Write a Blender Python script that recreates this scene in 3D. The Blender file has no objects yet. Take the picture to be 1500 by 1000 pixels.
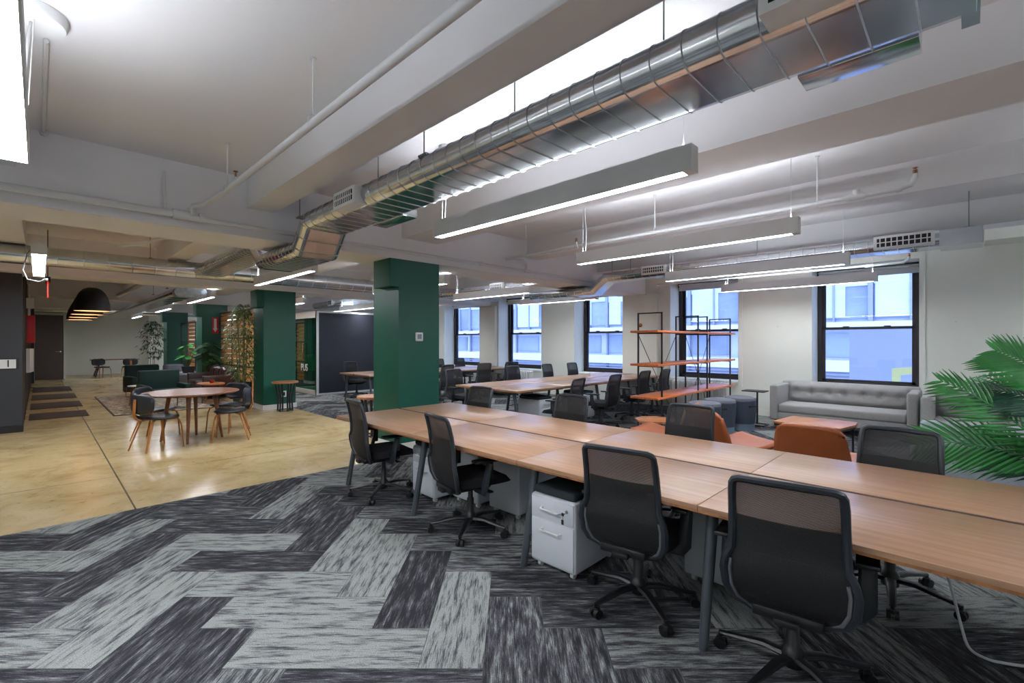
import bpy, bmesh, math, random
from mathutils import Vector, Matrix, Euler
PI = math.pi
sc = bpy.context.scene
COL = sc.collection
random.seed(7)

# ---------------------------------------------------------------- materials
def lin(c):
    return tuple(((v/255)/12.92 if v/255 <= .04045 else (((v/255)+.055)/1.055)**2.4) for v in c)

def mat(name, rgb, rough=.5, metal=0.0, spec=.5, noise=0.0, nscale=8.0, bump=0.0, bscale=60.0, stretch=(1,1,1), emit=None, estr=0.0, coat=0.0):
    """principled surface; rgb is sRGB 0-255; noise = albedo variation of the thing itself"""
    m = bpy.data.materials.new(name); m.use_nodes = True
    nt = m.node_tree; b = nt.nodes['Principled BSDF']
    col = lin(rgb) + (1,)
    b.inputs['Base Color'].default_value = col
    b.inputs['Roughness'].default_value = rough
    b.inputs['Metallic'].default_value = metal
    b.inputs['Specular IOR Level'].default_value = spec
    if coat: b.inputs['Coat Weight'].default_value = coat; b.inputs['Coat Roughness'].default_value = .15
    if emit:
        b.inputs['Emission Color'].default_value = lin(emit) + (1,)
        b.inputs['Emission Strength'].default_value = estr
    tc = nt.nodes.new('ShaderNodeTexCoord'); mp = nt.nodes.new('ShaderNodeMapping')
    mp.inputs['Scale'].default_value = stretch
    nt.links.new(tc.outputs['Object'], mp.inputs['Vector'])
    n = nt.nodes.new('ShaderNodeTexNoise'); n.inputs['Scale'].default_value = nscale; n.inputs['Detail'].default_value = 5
    nt.links.new(mp.outputs[0], n.inputs['Vector'])
    if noise:
        r = nt.nodes.new('ShaderNodeValToRGB')
        r.color_ramp.elements[0].position = .3; r.color_ramp.elements[1].position = .7
        lo = tuple(v*(1-noise) for v in col[:3]) + (1,); hi = tuple(min(1, v*(1+noise)) for v in col[:3]) + (1,)
        r.color_ramp.elements[0].color = lo; r.color_ramp.elements[1].color = hi
        nt.links.new(n.outputs['Fac'], r.inputs[0]); nt.links.new(r.outputs[0], b.inputs['Base Color'])
    if bump:
        n2 = nt.nodes.new('ShaderNodeTexNoise'); n2.inputs['Scale'].default_value = bscale; n2.inputs['Detail'].default_value = 4
        nt.links.new(mp.outputs[0], n2.inputs['Vector'])
        bp = nt.nodes.new('ShaderNodeBump'); bp.inputs['Strength'].default_value = bump; bp.inputs['Distance'].default_value = .01
        nt.links.new(n2.outputs['Fac'], bp.inputs['Height']); nt.links.new(bp.outputs[0], b.inputs['Normal'])
    return m

def wood(name, c1, c2, axis=0, scale=1.0, rough=.35, coat=.0):
    m = bpy.data.materials.new(name); m.use_nodes = True
    nt = m.node_tree; b = nt.nodes['Principled BSDF']
    tc = nt.nodes.new('ShaderNodeTexCoord'); mp = nt.nodes.new('ShaderNodeMapping')
    s = [14*scale]*3; s[axis] = .8*scale; mp.inputs['Scale'].default_value = s
    nt.links.new(tc.outputs['Object'], mp.inputs['Vector'])
    n = nt.nodes.new('ShaderNodeTexNoise'); n.inputs['Scale'].default_value = 2.2; n.inputs['Detail'].default_value = 8; n.inputs['Roughness'].default_value = .6; n.inputs['Distortion'].default_value = .35
    nt.links.new(mp.outputs[0], n.inputs['Vector'])
    r = nt.nodes.new('ShaderNodeValToRGB'); r.color_ramp.elements[0].position = .32; r.color_ramp.elements[1].position = .68
    r.color_ramp.elements[0].color = lin(c1)+(1,); r.color_ramp.elements[1].color = lin(c2)+(1,)
    nt.links.new(n.outputs['Fac'], r.inputs[0]); nt.links.new(r.outputs[0], b.inputs['Base Color'])
    b.inputs['Roughness'].default_value = rough
    if coat: b.inputs['Coat Weight'].default_value = coat; b.inputs['Coat Roughness'].default_value = .2
    return m

def sheer(name, rgb, through, rough=.6, weave=True):
    """open woven mesh: part of it is holes"""
    m = bpy.data.materials.new(name); m.use_nodes = True
    nt = m.node_tree; b = nt.nodes['Principled BSDF']; out = nt.nodes['Material Output']
    b.inputs['Base Color'].default_value = lin(rgb)+(1,); b.inputs['Roughness'].default_value = rough
    t = nt.nodes.new('ShaderNodeBsdfTransparent'); mx = nt.nodes.new('ShaderNodeMixShader')
    mx.inputs[0].default_value = 1-through
    nt.links.new(t.outputs[0], mx.inputs[1]); nt.links.new(b.outputs[0], mx.inputs[2]); nt.links.new(mx.outputs[0], out.inputs[0])
    if weave:
        tc = nt.nodes.new('ShaderNodeTexCoord'); w = nt.nodes.new('ShaderNodeTexWave'); w.inputs['Scale'].default_value = 60
        w.bands_direction = 'Z'
        nt.links.new(tc.outputs['Object'], w.inputs['Vector'])
        r = nt.nodes.new('ShaderNodeMapRange'); r.inputs[3].default_value = max(0, 1-through-.12); r.inputs[4].default_value = min(1, 1-through+.12)
        nt.links.new(w.outputs['Fac'], r.inputs[0]); nt.links.new(r.outputs[0], mx.inputs[0])
    return m

def glass(name, tint=(235,240,245), refl=.08, rough=.0):
    m = bpy.data.materials.new(name); m.use_nodes = True
    nt = m.node_tree; nt.nodes.remove(nt.nodes['Principled BSDF']); out = nt.nodes['Material Output']
    t = nt.nodes.new('ShaderNodeBsdfTransparent'); t.inputs[0].default_value = lin(tint)+(1,)
    g = nt.nodes.new('ShaderNodeBsdfGlossy'); g.inputs['Roughness'].default_value = rough
    lw0 = nt.nodes.new('ShaderNodeLayerWeight'); lw0.inputs[0].default_value = .5
    lw = nt.nodes.new('ShaderNodeMath'); lw.operation = 'POWER'; lw.inputs[1].default_value = 4.0; nt.links.new(lw0.outputs['Facing'], lw.inputs[0])
    ad = nt.nodes.new('ShaderNodeMath'); ad.operation = 'ADD'; ad.inputs[1].default_value = refl
    nt.links.new(lw.outputs[0], ad.inputs[0])
    mx = nt.nodes.new('ShaderNodeMixShader')
    nt.links.new(ad.outputs[0], mx.inputs[0]); nt.links.new(t.outputs[0], mx.inputs[1]); nt.links.new(g.outputs[0], mx.inputs[2])
    nt.links.new(mx.outputs[0], out.inputs[0])
    return m

def emis(name, rgb, s):
    m = bpy.data.materials.new(name); m.use_nodes = True
    nt = m.node_tree; nt.nodes.remove(nt.nodes['Principled BSDF']); out = nt.nodes['Material Output']
    e = nt.nodes.new('ShaderNodeEmission'); e.inputs[0].default_value = lin(rgb)+(1,); e.inputs[1].default_value = s
    nt.links.new(e.outputs[0], out.inputs[0]); return m

M = {}
M['wall'] = mat('wall_paint', (226,229,221), .7, noise=.015, nscale=2)
M['ceil'] = mat('ceiling_paint', (229,229,232), .75, noise=.02, nscale=1.5, bump=.05, bscale=8)
M['white'] = mat('white_enamel', (225,227,228), .4)
M['pipe'] = mat('pipe_paint', (214,216,218), .45, noise=.02)
M['black_wall'] = mat('black_wall', (46,50,56), .6, noise=.05, nscale=3)
M['green'] = mat('green_paint', (0,78,62), .42, noise=.04, nscale=2)
M['black'] = mat('black_metal', (22,22,26), .45)
M['plastic'] = mat('black_plastic', (17,18,21), .42, bump=.05, bscale=300)
M['rim'] = mat('chair_rim_grey', (92,94,98), .5)
M['frameplastic'] = mat('chair_frame_plastic', (33,38,44), .42)
M['fabric_black'] = mat('black_fabric', (15,15,22), .95, bump=.4, bscale=400)
M['mesh'] = sheer('chair_mesh', (24,24,26), .08)
M['mesh_dense'] = sheer('chair_mesh_dense', (14,15,18), .07, weave=False)
M['chrome'] = mat('chrome', (200,202,205), .2, metal=1)
M['leggrey'] = mat('desk_leg_grey', (72,80,86), .45, metal=.2)
M['desk'] = wood('desk_laminate', (146,110,84), (172,136,108), 0, 1.0, .3)
M['deskY'] = wood('desk_laminate_cross', (146,110,84), (172,136,108), 1, 1.0, .3)
M['deskedge'] = wood('desk_edge_ply', (122,76,42), (168,112,66), 2, .6, .5)
M['cab'] = mat('cabinet_white', (205,210,218), .4)
M['cushion'] = mat('cabinet_cushion', (28,36,42), .75, bump=.3, bscale=300)
M['duct'] = mat('galvanised_steel', (206,210,214), .17, metal=1, noise=.10, nscale=3.5)
M['duct_flex'] = mat('foil_insulation', (176,186,198), .4, metal=.7, noise=.2, nscale=14, bump=.8, bscale=25)
M['seam'] = mat('steel_seam', (190,192,198), .35, metal=1)
M['darkhole'] = mat('dark_slot', (20,22,24), .8)
M['lens'] = emis('lamp_lens', (244,248,255), 48.0)
M['lensup'] = emis('lamp_uplens', (244,248,255), 36.0)
M['lensbig'] = emis('lamp_lens_big', (246,249,255), 48.0)
M['housing'] = mat('lamp_housing', (222,223,224), .45)
M['window'] = mat('window_bronze', (44,40,42), .4, metal=.2)
M['glass'] = glass('window_glass', (225,234,248), .05)
M['blind'] = mat('blind_fabric', (215,217,218), .7)
M['shelfwood'] = wood('shelf_wood', (168,84,36), (212,122,64), 1, 1.2, .35)
M['orangewood'] = wood('orange_wood', (146,90,54), (184,124,80), 0, 1.2, .35)
M['walnut'] = wood('walnut', (98,58,36), (140,88,58), 0, 1.2, .3)
M['oak'] = wood('bent_plywood', (136,80,36), (186,122,62), 2, 1.0, .4)
M['tan'] = mat('tan_leather', (150,78,36), .42, noise=.12, nscale=6, bump=.2, bscale=120)
M['brown'] = mat('brown_leather', (58,36,36), .3, noise=.15, nscale=5, bump=.35, bscale=40)
M['black_leather'] = mat('black_leather', (27,30,38), .35, bump=.15, bscale=200)
M['sofa'] = mat('grey_tweed', (150,149,148), .95, noise=.12, nscale=90, bump=.4, bscale=300)
M['greyfab'] = mat('light_grey_fabric', (158,165,174), .95, noise=.12, nscale=120, bump=.4, bscale=300)
M['velvet'] = mat('green_velvet', (5,42,38), .8, noise=.2, nscale=5)
M['stool_side'] = mat('stool_side', (40,52,66), .55)
M['stool_top'] = mat('stool_top', (96,100,110), .9, bump=.3, bscale=300)
M['stool_base'] = mat('stool_base', (92,108,124), .5)
M['pouf'] = mat('pouf_grey', (92,92,98), .9, bump=.3, bscale=200)
M['leaf'] = mat('palm_leaf', (40,116,50), .42, noise=.35, nscale=9)
M['leafdark'] = mat('palm_leaf_dark', (14,62,44), .45, noise=.3, nscale=9)
M['leafbamboo'] = mat('bamboo_leaf', (60,104,40), .5, noise=.4, nscale=9)
M['leafmon'] = mat('monstera_leaf', (48,140,52), .65, noise=.35, nscale=9)
M['leafmond'] = mat('dark_monstera_leaf', (18,84,42), .65, noise=.35, nscale=9)
M['stem'] = mat('plant_stem', (86,92,50), .6, noise=.2)
M['trunk'] = mat('tree_stem', (96,74,56), .7, noise=.2)
M['pot'] = mat('black_pot', (30,32,36), .6)
M['potgrey'] = mat('grey_pot', (150,152,150), .7, noise=.06)
M['soil'] = mat('soil', (50,38,28), .95)
M['slot'] = mat('desk_gap_shade', (52,30,22), .8)  # dark brown standing in for shade in the gap between desk tops
M['cordgrey'] = mat('cord_grey', (120,122,126), .5)
M['red'] = mat('red_enamel', (196,16,34), .4)
M['redglow'] = mat('exit_red', (235,20,20), .4, emit=(255,20,16), estr=1.6)
M['signwhite'] = mat('sign_white', (230,232,232), .5)
M['signblack'] = mat('sign_black', (16,16,18), .5)
M['slatwood'] = wood('slat_wood', (216,144,66), (246,184,108), 0, .8, .5)
M['podnavy'] = mat('pod_felt', (38,42,54), .9, noise=.06, nscale=4)
M['podframe'] = mat('pod_frame', (205,208,206), .4)
M['podglass'] = glass('pod_glass', (150,205,180), .03)
M['podin'] = mat('pod_interior', (150,186,168), .8)
M['podlamp'] = emis('pod_lamp', (240,255,246), 9)
M['lensup2'] = emis('lamp_uplens_big', (246,249,255), 22)
M['mat_floor'] = mat('floor_mat', (62,50,44), .95, bump=.5, bscale=200)
M['mat_edge'] = mat('rug_edge', (70,64,62), .95)
M['pend'] = mat('pendant_black', (14,14,15), .5)
M['pendin'] = mat('pendant_inside', (226,208,190), .6)
M['bulb'] = emis('pendant_bulb', (255,216,170), 30)
M['doorbrown'] = mat('door_brown', (84,74,72), .45, noise=.05)
M['darkwood'] = wood('dark_panel', (44,34,30), (66,52,44), 2, .8, .5)
M['trimwood'] = wood('pale_trim', (112,92,66), (140,116,84), 2, .8, .5)
M['cable'] = mat('cable_white', (225,228,232), .45)
M['rod'] = mat('hanger_rod', (120,128,126), .5, metal=.5)
M['screen'] = mat('thermostat_screen', (120,132,146), .3)
M['radiator'] = mat('radiator_enamel', (238,240,238), .45)
M['brass'] = mat('sprinkler_brass', (150,90,52), .4, metal=.8)
M['facade'] = mat('facade_panel', (196,204,226), .8, noise=.05, nscale=.5)
M['facade_light'] = mat('facade_ledge', (222,227,238), .8)
M['facade_glass'] = mat('facade_glass', (140,156,188), .5, noise=.25, nscale=.6)
M['facade_blind'] = mat('facade_blind', (204,216,236), .5, noise=.06, nscale=1)
M['facade_mull'] = mat('facade_mullion', (150,160,186), .6)
def thin_board(name, rgb):
    m = bpy.data.materials.new(name); m.use_nodes = True
    nt = m.node_tree; nt.nodes.remove(nt.nodes['Principled BSDF']); out = nt.nodes['Material Output']
    d = nt.nodes.new('ShaderNodeBsdfDiffuse'); t = nt.nodes.new('ShaderNodeBsdfTranslucent'); mx = nt.nodes.new('ShaderNodeMixShader'); mx.inputs[0].default_value = .6
    for q in (d, t): q.inputs[0].default_value = lin(rgb)+(1,)
    nt.links.new(d.outputs[0], mx.inputs[1]); nt.links.new(t.outputs[0], mx.inputs[2]); nt.links.new(mx.outputs[0], out.inputs[0]); return m
M['lilac'] = thin_board('lilac_board', (206,214,255))
M['yellow'] = thin_board('yellow_stripe', (255,252,170))
M['street'] = mat('street', (150,152,160), .9)

def rug_material():
    m = bpy.data.materials.new('rug_pattern'); m.use_nodes = True
    nt = m.node_tree; b = nt.nodes['Principled BSDF']; b.inputs['Roughness'].default_value = .95
    tc = nt.nodes.new('ShaderNodeTexCoord'); mp = nt.nodes.new('ShaderNodeMapping'); mp.inputs['Scale'].default_value = (7, 2.2, 1)
    nt.links.new(tc.outputs['Object'], mp.inputs[0])
    n = nt.nodes.new('ShaderNodeTexNoise'); n.inputs['Scale'].default_value = 3; n.inputs['Detail'].default_value = 9; n.inputs['Roughness'].default_value = .75
    nt.links.new(mp.outputs[0], n.inputs[0])
    r = nt.nodes.new('ShaderNodeValToRGB'); r.color_ramp.elements[0].position = .47; r.color_ramp.elements[1].position = .52
    r.color_ramp.elements[0].color = lin((66,60,56))+(1,); r.color_ramp.elements[1].color = lin((190,178,158))+(1,)
    nt.links.new(n.outputs[0], r.inputs[0]); nt.links.new(r.outputs[0], b.inputs[0]); return m
M['rug'] = rug_material()

def concrete_material():
    m = bpy.data.materials.new('polished_concrete'); m.use_nodes = True
    nt = m.node_tree; b = nt.nodes['Principled BSDF']; L = nt.links
    tc = nt.nodes.new('ShaderNodeTexCoord')
    n = nt.nodes.new('ShaderNodeTexNoise'); n.inputs['Scale'].default_value = 1.6; n.inputs['Detail'].default_value = 10; n.inputs['Roughness'].default_value = .68; n.inputs['Distortion'].default_value = .6
    L.new(tc.outputs['Object'], n.inputs[0])
    r = nt.nodes.new('ShaderNodeValToRGB'); e = r.color_ramp.elements
    e[0].position = .3; e[0].color = lin((164,138,94))+(1,); e[1].position = .72; e[1].color = lin((204,184,144))+(1,)
    x = e.new(.48); x.color = lin((190,166,120))+(1,)
    L.new(n.outputs[0], r.inputs[0])
    n2 = nt.nodes.new('ShaderNodeTexNoise'); n2.inputs['Scale'].default_value = 9; n2.inputs['Detail'].default_value = 8; n2.inputs['Roughness'].default_value = .8
    L.new(tc.outputs['Object'], n2.inputs[0])
    r2 = nt.nodes.new('ShaderNodeValToRGB'); r2.color_ramp.elements[0].position = .34; r2.color_ramp.elements[0].color = (.55,.5,.45,1); r2.color_ramp.elements[1].position = .44; r2.color_ramp.elements[1].color = (1,1,1,1)
    L.new(n2.outputs[0], r2.inputs[0])
    mx = nt.nodes.new('ShaderNodeMix'); mx.data_type = 'RGBA'; mx.blend_type = 'MULTIPLY'; mx.inputs[0].default_value = .8
    L.new(r.outputs[0], mx.inputs[6]); L.new(r2.outputs[0], mx.inputs[7])
    # sawn control joints in the slab
    sp = nt.nodes.new('ShaderNodeSeparateXYZ'); L.new(tc.outputs['Object'], sp.inputs[0])
    def line(sock, val, w):
        s = nt.nodes.new('ShaderNodeMath'); s.operation = 'SUBTRACT'; s.inputs[1].default_value = val; L.new(sock, s.inputs[0])
        a = nt.nodes.new('ShaderNodeMath'); a.operation = 'ABSOLUTE'; L.new(s.outputs[0], a.inputs[0])
        c = nt.nodes.new('ShaderNodeMath'); c.operation = 'LESS_THAN'; c.inputs[1].default_value = w; L.new(a.outputs[0], c.inputs[0]); return c
    def mxm(a, c):
        q = nt.nodes.new('ShaderNodeMath'); q.operation = 'MAXIMUM'; L.new(a.outputs[0], q.inputs[0]); L.new(c.outputs[0], q.inputs[1]); return q
    l = mxm(mxm(line(sp.outputs[1], .62, .007), line(sp.outputs[0], -11.25, .006)), line(sp.outputs[0], -6.9, .004))
    mj = nt.nodes.new('ShaderNodeMix'); mj.data_type = 'RGBA'; L.new(l.outputs[0], mj.inputs[0])
    L.new(mx.outputs[2], mj.inputs[6]); mj.inputs[7].default_value = lin((92,78,56))+(1,)
    L.new(mj.outputs[2], b.inputs[0])
    rr = nt.nodes.new('ShaderNodeMapRange'); rr.inputs[3].default_value = .14; rr.inputs[4].default_value = .30
    L.new(n.outputs[0], rr.inputs[0]); L.new(rr.outputs[0], b.inputs['Roughness'])
    bp = nt.nodes.new('ShaderNodeBump'); bp.inputs['Strength'].default_value = .12; bp.inputs['Distance'].default_value = .004
    L.new(n2.outputs[0], bp.inputs['Height']); L.new(bp.outputs[0], b.inputs['Normal'])
    return m
M['concrete'] = concrete_material()

def carpet_material():
    m = bpy.data.materials.new('carpet_planks'); m.use_nodes = True
    nt = m.node_tree; b = nt.nodes['Principled BSDF']; L = nt.links
    b.inputs['Roughness'].default_value = 1; b.inputs['Specular IOR Level'].default_value = .1
    uv = nt.nodes.new('ShaderNodeUVMap'); uv.uv_map = 'UVMap'
    mp = nt.nodes.new('ShaderNodeMapping'); mp.inputs['Scale'].default_value = (11.0, 130, 1); L.new(uv.outputs[0], mp.inputs[0])
    n = nt.nodes.new('ShaderNodeTexNoise'); n.inputs['Scale'].default_value = 1.0; n.inputs['Detail'].default_value = 7; n.inputs['Roughness'].default_value = .72; n.inputs['Distortion'].default_value = .25
    L.new(mp.outputs[0], n.inputs[0])
    mp2 = nt.nodes.new('ShaderNodeMapping'); mp2.inputs['Scale'].default_value = (4.5, 30, 1); L.new(uv.outputs[0], mp2.inputs[0])
    n2 = nt.nodes.new('ShaderNodeTexNoise'); n2.inputs['Scale'].default_value = 1.0; n2.inputs['Detail'].default_value = 4; L.new(mp2.outputs[0], n2.inputs[0])
    at = nt.nodes.new('ShaderNodeAttribute'); at.attribute_name = 'tone'
    def math_(op, a, bb):
        q = nt.nodes.new('ShaderNodeMath'); q.operation = op
        for i, v in ((0, a), (1, bb)):
            if isinstance(v, (int, float)): q.inputs[i].default_value = v
            else: L.new(v, q.inputs[i])
        return q.outputs[0]
    s = math_('ADD', math_('MULTIPLY', n.outputs[0], .62), math_('MULTIPLY', n2.outputs[0], .58))
    s = math_('ADD', s, math_('MULTIPLY', math_('SUBTRACT', at.outputs['Fac'], .5), .20))
    r = nt.nodes.new('ShaderNodeValToRGB'); e = r.color_ramp.elements
    e[0].position = .48; e[0].color = lin((46,46,50))+(1,); e[1].position = .70; e[1].color = lin((142,146,143))+(1,)
    x = e.new(.585); x.color = lin((82,82,86))+(1,)
    L.new(s, r.inputs[0])
    wv = nt.nodes.new('ShaderNodeTexNoise'); wv.inputs['Scale'].default_value = 1.0; wv.inputs['Detail'].default_value = 2
    mp3 = nt.nodes.new('ShaderNodeMapping'); mp3.inputs['Scale'].default_value = (160, 260, 1); L.new(uv.outputs[0], mp3.inputs[0]); L.new(mp3.outputs[0], wv.inputs[0])
    r3 = nt.nodes.new('ShaderNodeMapRange'); r3.inputs[1].default_value = .3; r3.inputs[2].default_value = .7; r3.inputs[3].default_value = .6; r3.inputs[4].default_value = 1.25
    L.new(wv.outputs[0], r3.inputs[0])
    mx = nt.nodes.new('ShaderNodeMix'); mx.data_type = 'RGBA'; mx.blend_type = 'MULTIPLY'; mx.inputs[0].default_value = 1
    L.new(r.outputs[0], mx.inputs[6]); L.new(r3.outputs[0], mx.inputs[7]); L.new(mx.outputs[2], b.inputs[0])
    bp = nt.nodes.new('ShaderNodeBump'); bp.inputs['Strength'].default_value = .4; bp.inputs['Distance'].default_value = .003
    L.new(wv.outputs[0], bp.inputs['Height']); L.new(bp.outputs[0], b.inputs['Normal'])
    return m
M['carpet'] = carpet_material()

# ---------------------------------------------------------------- mesh helpers
class MB:
    """collects shapes, links them as one mesh object"""
    def __init__(s): s.bm = bmesh.new(); s.mi = 0
    def _fin(s, verts, mi=None):
        pass
    def box(s, x0, x1, y0, y1, z0, z1, bev=0, rot=None, seg=2):
        t = bmesh.new()
        r = bmesh.ops.create_cube(t, size=1)
        bmesh.ops.scale(t, vec=(abs(x1-x0), abs(y1-y0), abs(z1-z0)), verts=t.verts)
        if bev: bmesh.ops.bevel(t, geom=t.edges[:], offset=bev, segments=seg, profile=.5, affect='EDGES')
        if rot is not None: bmesh.ops.transform(t, matrix=rot.to_4x4(), verts=t.verts)
        bmesh.ops.translate(t, vec=((x0+x1)/2, (y0+y1)/2, (z0+z1)/2), verts=t.verts)
        s.merge(t, smooth=bool(bev)); return s
    def merge(s, t, smooth=False, matrix=None):
        vm = {}
        for v in t.verts:
            co = matrix @ v.co if matrix is not None else v.co
            vm[v] = s.bm.verts.new(co)
        for f in t.faces:
            try:
                g = s.bm.faces.new([vm[v] for v in f.verts]); g.smooth = smooth; g.material_index = s.mi
            except ValueError: pass
        t.free()
    def tube(s, pts, r, n=10, closed=False, caps=True, ry=None):
        """sweep a round (or elliptical) section along points; r may be a list"""
        P = [Vector(p) for p in pts]; N = len(P)
        rs = r if isinstance(r, (list, tuple)) else [r]*N
        rings = []; up = None
        for i in range(N):
            if closed: d = (P[(i+1) % N]-P[i-1])
            elif i == 0: d = P[1]-P[0]
            elif i == N-1: d = P[-1]-P[-2]
            else: d = (P[i+1]-P[i]).normalized()+(P[i]-P[i-1]).normalized()
            if d.length < 1e-9: d = Vector((0,0,1))
            d.normalize()
            if up is None:
                up = Vector((0,0,1)) if abs(d.z) < .9 else Vector((0,1,0))
            a = d.cross(up)
            if a.length < 1e-5: a = d.cross(Vector((1,0,0)))
            a.normalize(); b = a.cross(d).normalized(); up = b
            k = 1.0
            if not closed and 0 < i < N-1:
                c = (P[i+1]-P[i]).normalized().dot((P[i]-P[i-1]).normalized()); k = min(1.6, 1/max(.3, math.sqrt((1+c)/2)))
            ring = [s.bm.verts.new(P[i]+a*math.cos(2*PI*j/n)*rs[i]*1.0+b*math.sin(2*PI*j/n)*(rs[i]*(ry/ rs[0] if ry else 1))) for j in range(n)]
            rings.append(ring)
        for i in range(N if closed else N-1):
            A, B = rings[i], rings[(i+1) % N]
            for j in range(n):
                f = s.bm.faces.new((A[j], A[(j+1) % n], B[(j+1) % n], B[j])); f.smooth = True; f.material_index = s.mi
        if caps and not closed:
            for q in (rings[0], rings[-1]):
                try: f = s.bm.faces.new(q); f.material_index = s.mi
                except ValueError: pass
        return s
    def cyl(s, p0, p1, r0, r1=None, n=16):
        return s.tube([p0, p1], [r0, r0 if r1 is None else r1], n)
    def lathe(s, prof, n=28, at=(0,0,0), sx=1, sy=1, cap=True):
        rings = []
        for (r, z) in prof:
            rings.append([s.bm.verts.new((at[0]+r*sx*math.cos(2*PI*j/n), at[1]+r*sy*math.sin(2*PI*j/n), at[2]+z)) for j in range(n)])
        for A, B in zip(rings, rings[1:]):
            for j in range(n):
                f = s.bm.faces.new((A[j], A[(j+1) % n], B[(j+1) % n], B[j])); f.smooth = True; f.material_index = s.mi
        if cap:
            for q in (rings[0], rings[-1]):
                f = s.bm.faces.new(q); f.material_index = s.mi
        return s
    def prism(s, poly, z0, z1, bev=0):
        """horizontal polygon extruded upward"""
        t = bmesh.new()
        lo = [t.verts.new((x, y, z0)) for x, y in poly]; f = t.faces.new(lo)
        r = bmesh.ops.extrude_face_region(t, geom=[f])
        bmesh.ops.translate(t, vec=(0, 0, z1-z0), verts=[v for v in r['geom'] if isinstance(v, bmesh.types.BMVert)])
        if bev: bmesh.ops.bevel(t, geom=t.edges[:], offset=bev, segments=2, profile=.5, affect='EDGES')
        s.merge(t, smooth=bool(bev)); return s
    def grid(s, fn, nu, nv, thick=0, close_u=False):
        """fn(u,v)->point for u,v in 0..1; optional second skin along fn normal handled by caller"""
        V = [[s.bm.verts.new(fn(i/nu, j/nv)) for j in range(nv+1)] for i in range(nu+1)]
        for i in range(nu):
            for j in range(nv):
                f = s.bm.faces.new((V[i][j], V[i+1][j], V[i+1][j+1], V[i][j+1])); f.smooth = True; f.material_index = s.mi
        return s
    def build(s, name, material, parent=None, solid=0, subs=0, wn=False):
        bmesh.ops.recalc_face_normals(s.bm, faces=s.bm.faces[:])
        me = bpy.data.meshes.new(name); s.bm.to_mesh(me); s.bm.free()
        mats = material if isinstance(material, (list, tuple)) else [material]
        for m_ in mats: me.materials.append(m_)
        o = bpy.data.objects.new(name, me); COL.objects.link(o)
        if any(p.use_smooth for p in me.polygons):
            try: me.set_sharp_from_angle(angle=math.radians(40))
            except Exception: pass
        if parent: o.parent = parent
        if solid:
            d = o.modifiers.new('thickness', 'SOLIDIFY'); d.thickness = solid; d.offset = 0
        if subs:
            d = o.modifiers.new('smooth', 'SUBSURF'); d.levels = subs; d.render_levels = subs
        return o

def thing(name, label, cat, loc=(0,0,0), rotz=0, group=None):
    o = bpy.data.objects.new(name, None); COL.objects.link(o)
    o.empty_display_size = .1
    o.location = loc; o.rotation_euler = (0, 0, rotz); o['label'] = label; o['category'] = cat
    if group: o['group'] = group
    return o
def tag(o, label, cat, group=None):
    o['label'] = label; o['category'] = cat
    if group: o['group'] = group
    return o
def struct(o):
    o['kind'] = 'structure'; return o
CH = {}
def dup(root, loc, rotz, label, group=None):
    r = root.copy(); COL.objects.link(r); r.location = loc; r.rotation_euler = (0, 0, rotz); r['label'] = label
    if group: r['group'] = group
    for ch in list(root.children):
        c = ch.copy(); COL.objects.link(c); c.parent = r
        for g in ch.children:
            d = g.copy(); COL.objects.link(d); d.parent = c
    return r
# ---------------------------------------------------------------- the setting
CZ = 3.33; GZ = 2.68; BZ = 2.99
WY = 10.45          # inner face of the window wall
XF = -29.0          # far wall
def bx(name, m, x0, x1, y0, y1, z0, z1, st=True, bev=0):
    o = MB().box(x0, x1, y0, y1, z0, z1, bev).build(name, m)
    return struct(o) if st else o

# floors: polished concrete, then carpet planks in a herringbone at 45 degrees to the walls
m_ = MB(); m_.box(XF-.3, -5.42, -3.2, 4.1, -.2, 0); struct(m_.build('floor_concrete', M['concrete']))
bx('floor_slab', M['ceil'], XF-.3, 4.6, -3.2, 11.2, -.4, -.2)

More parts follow.
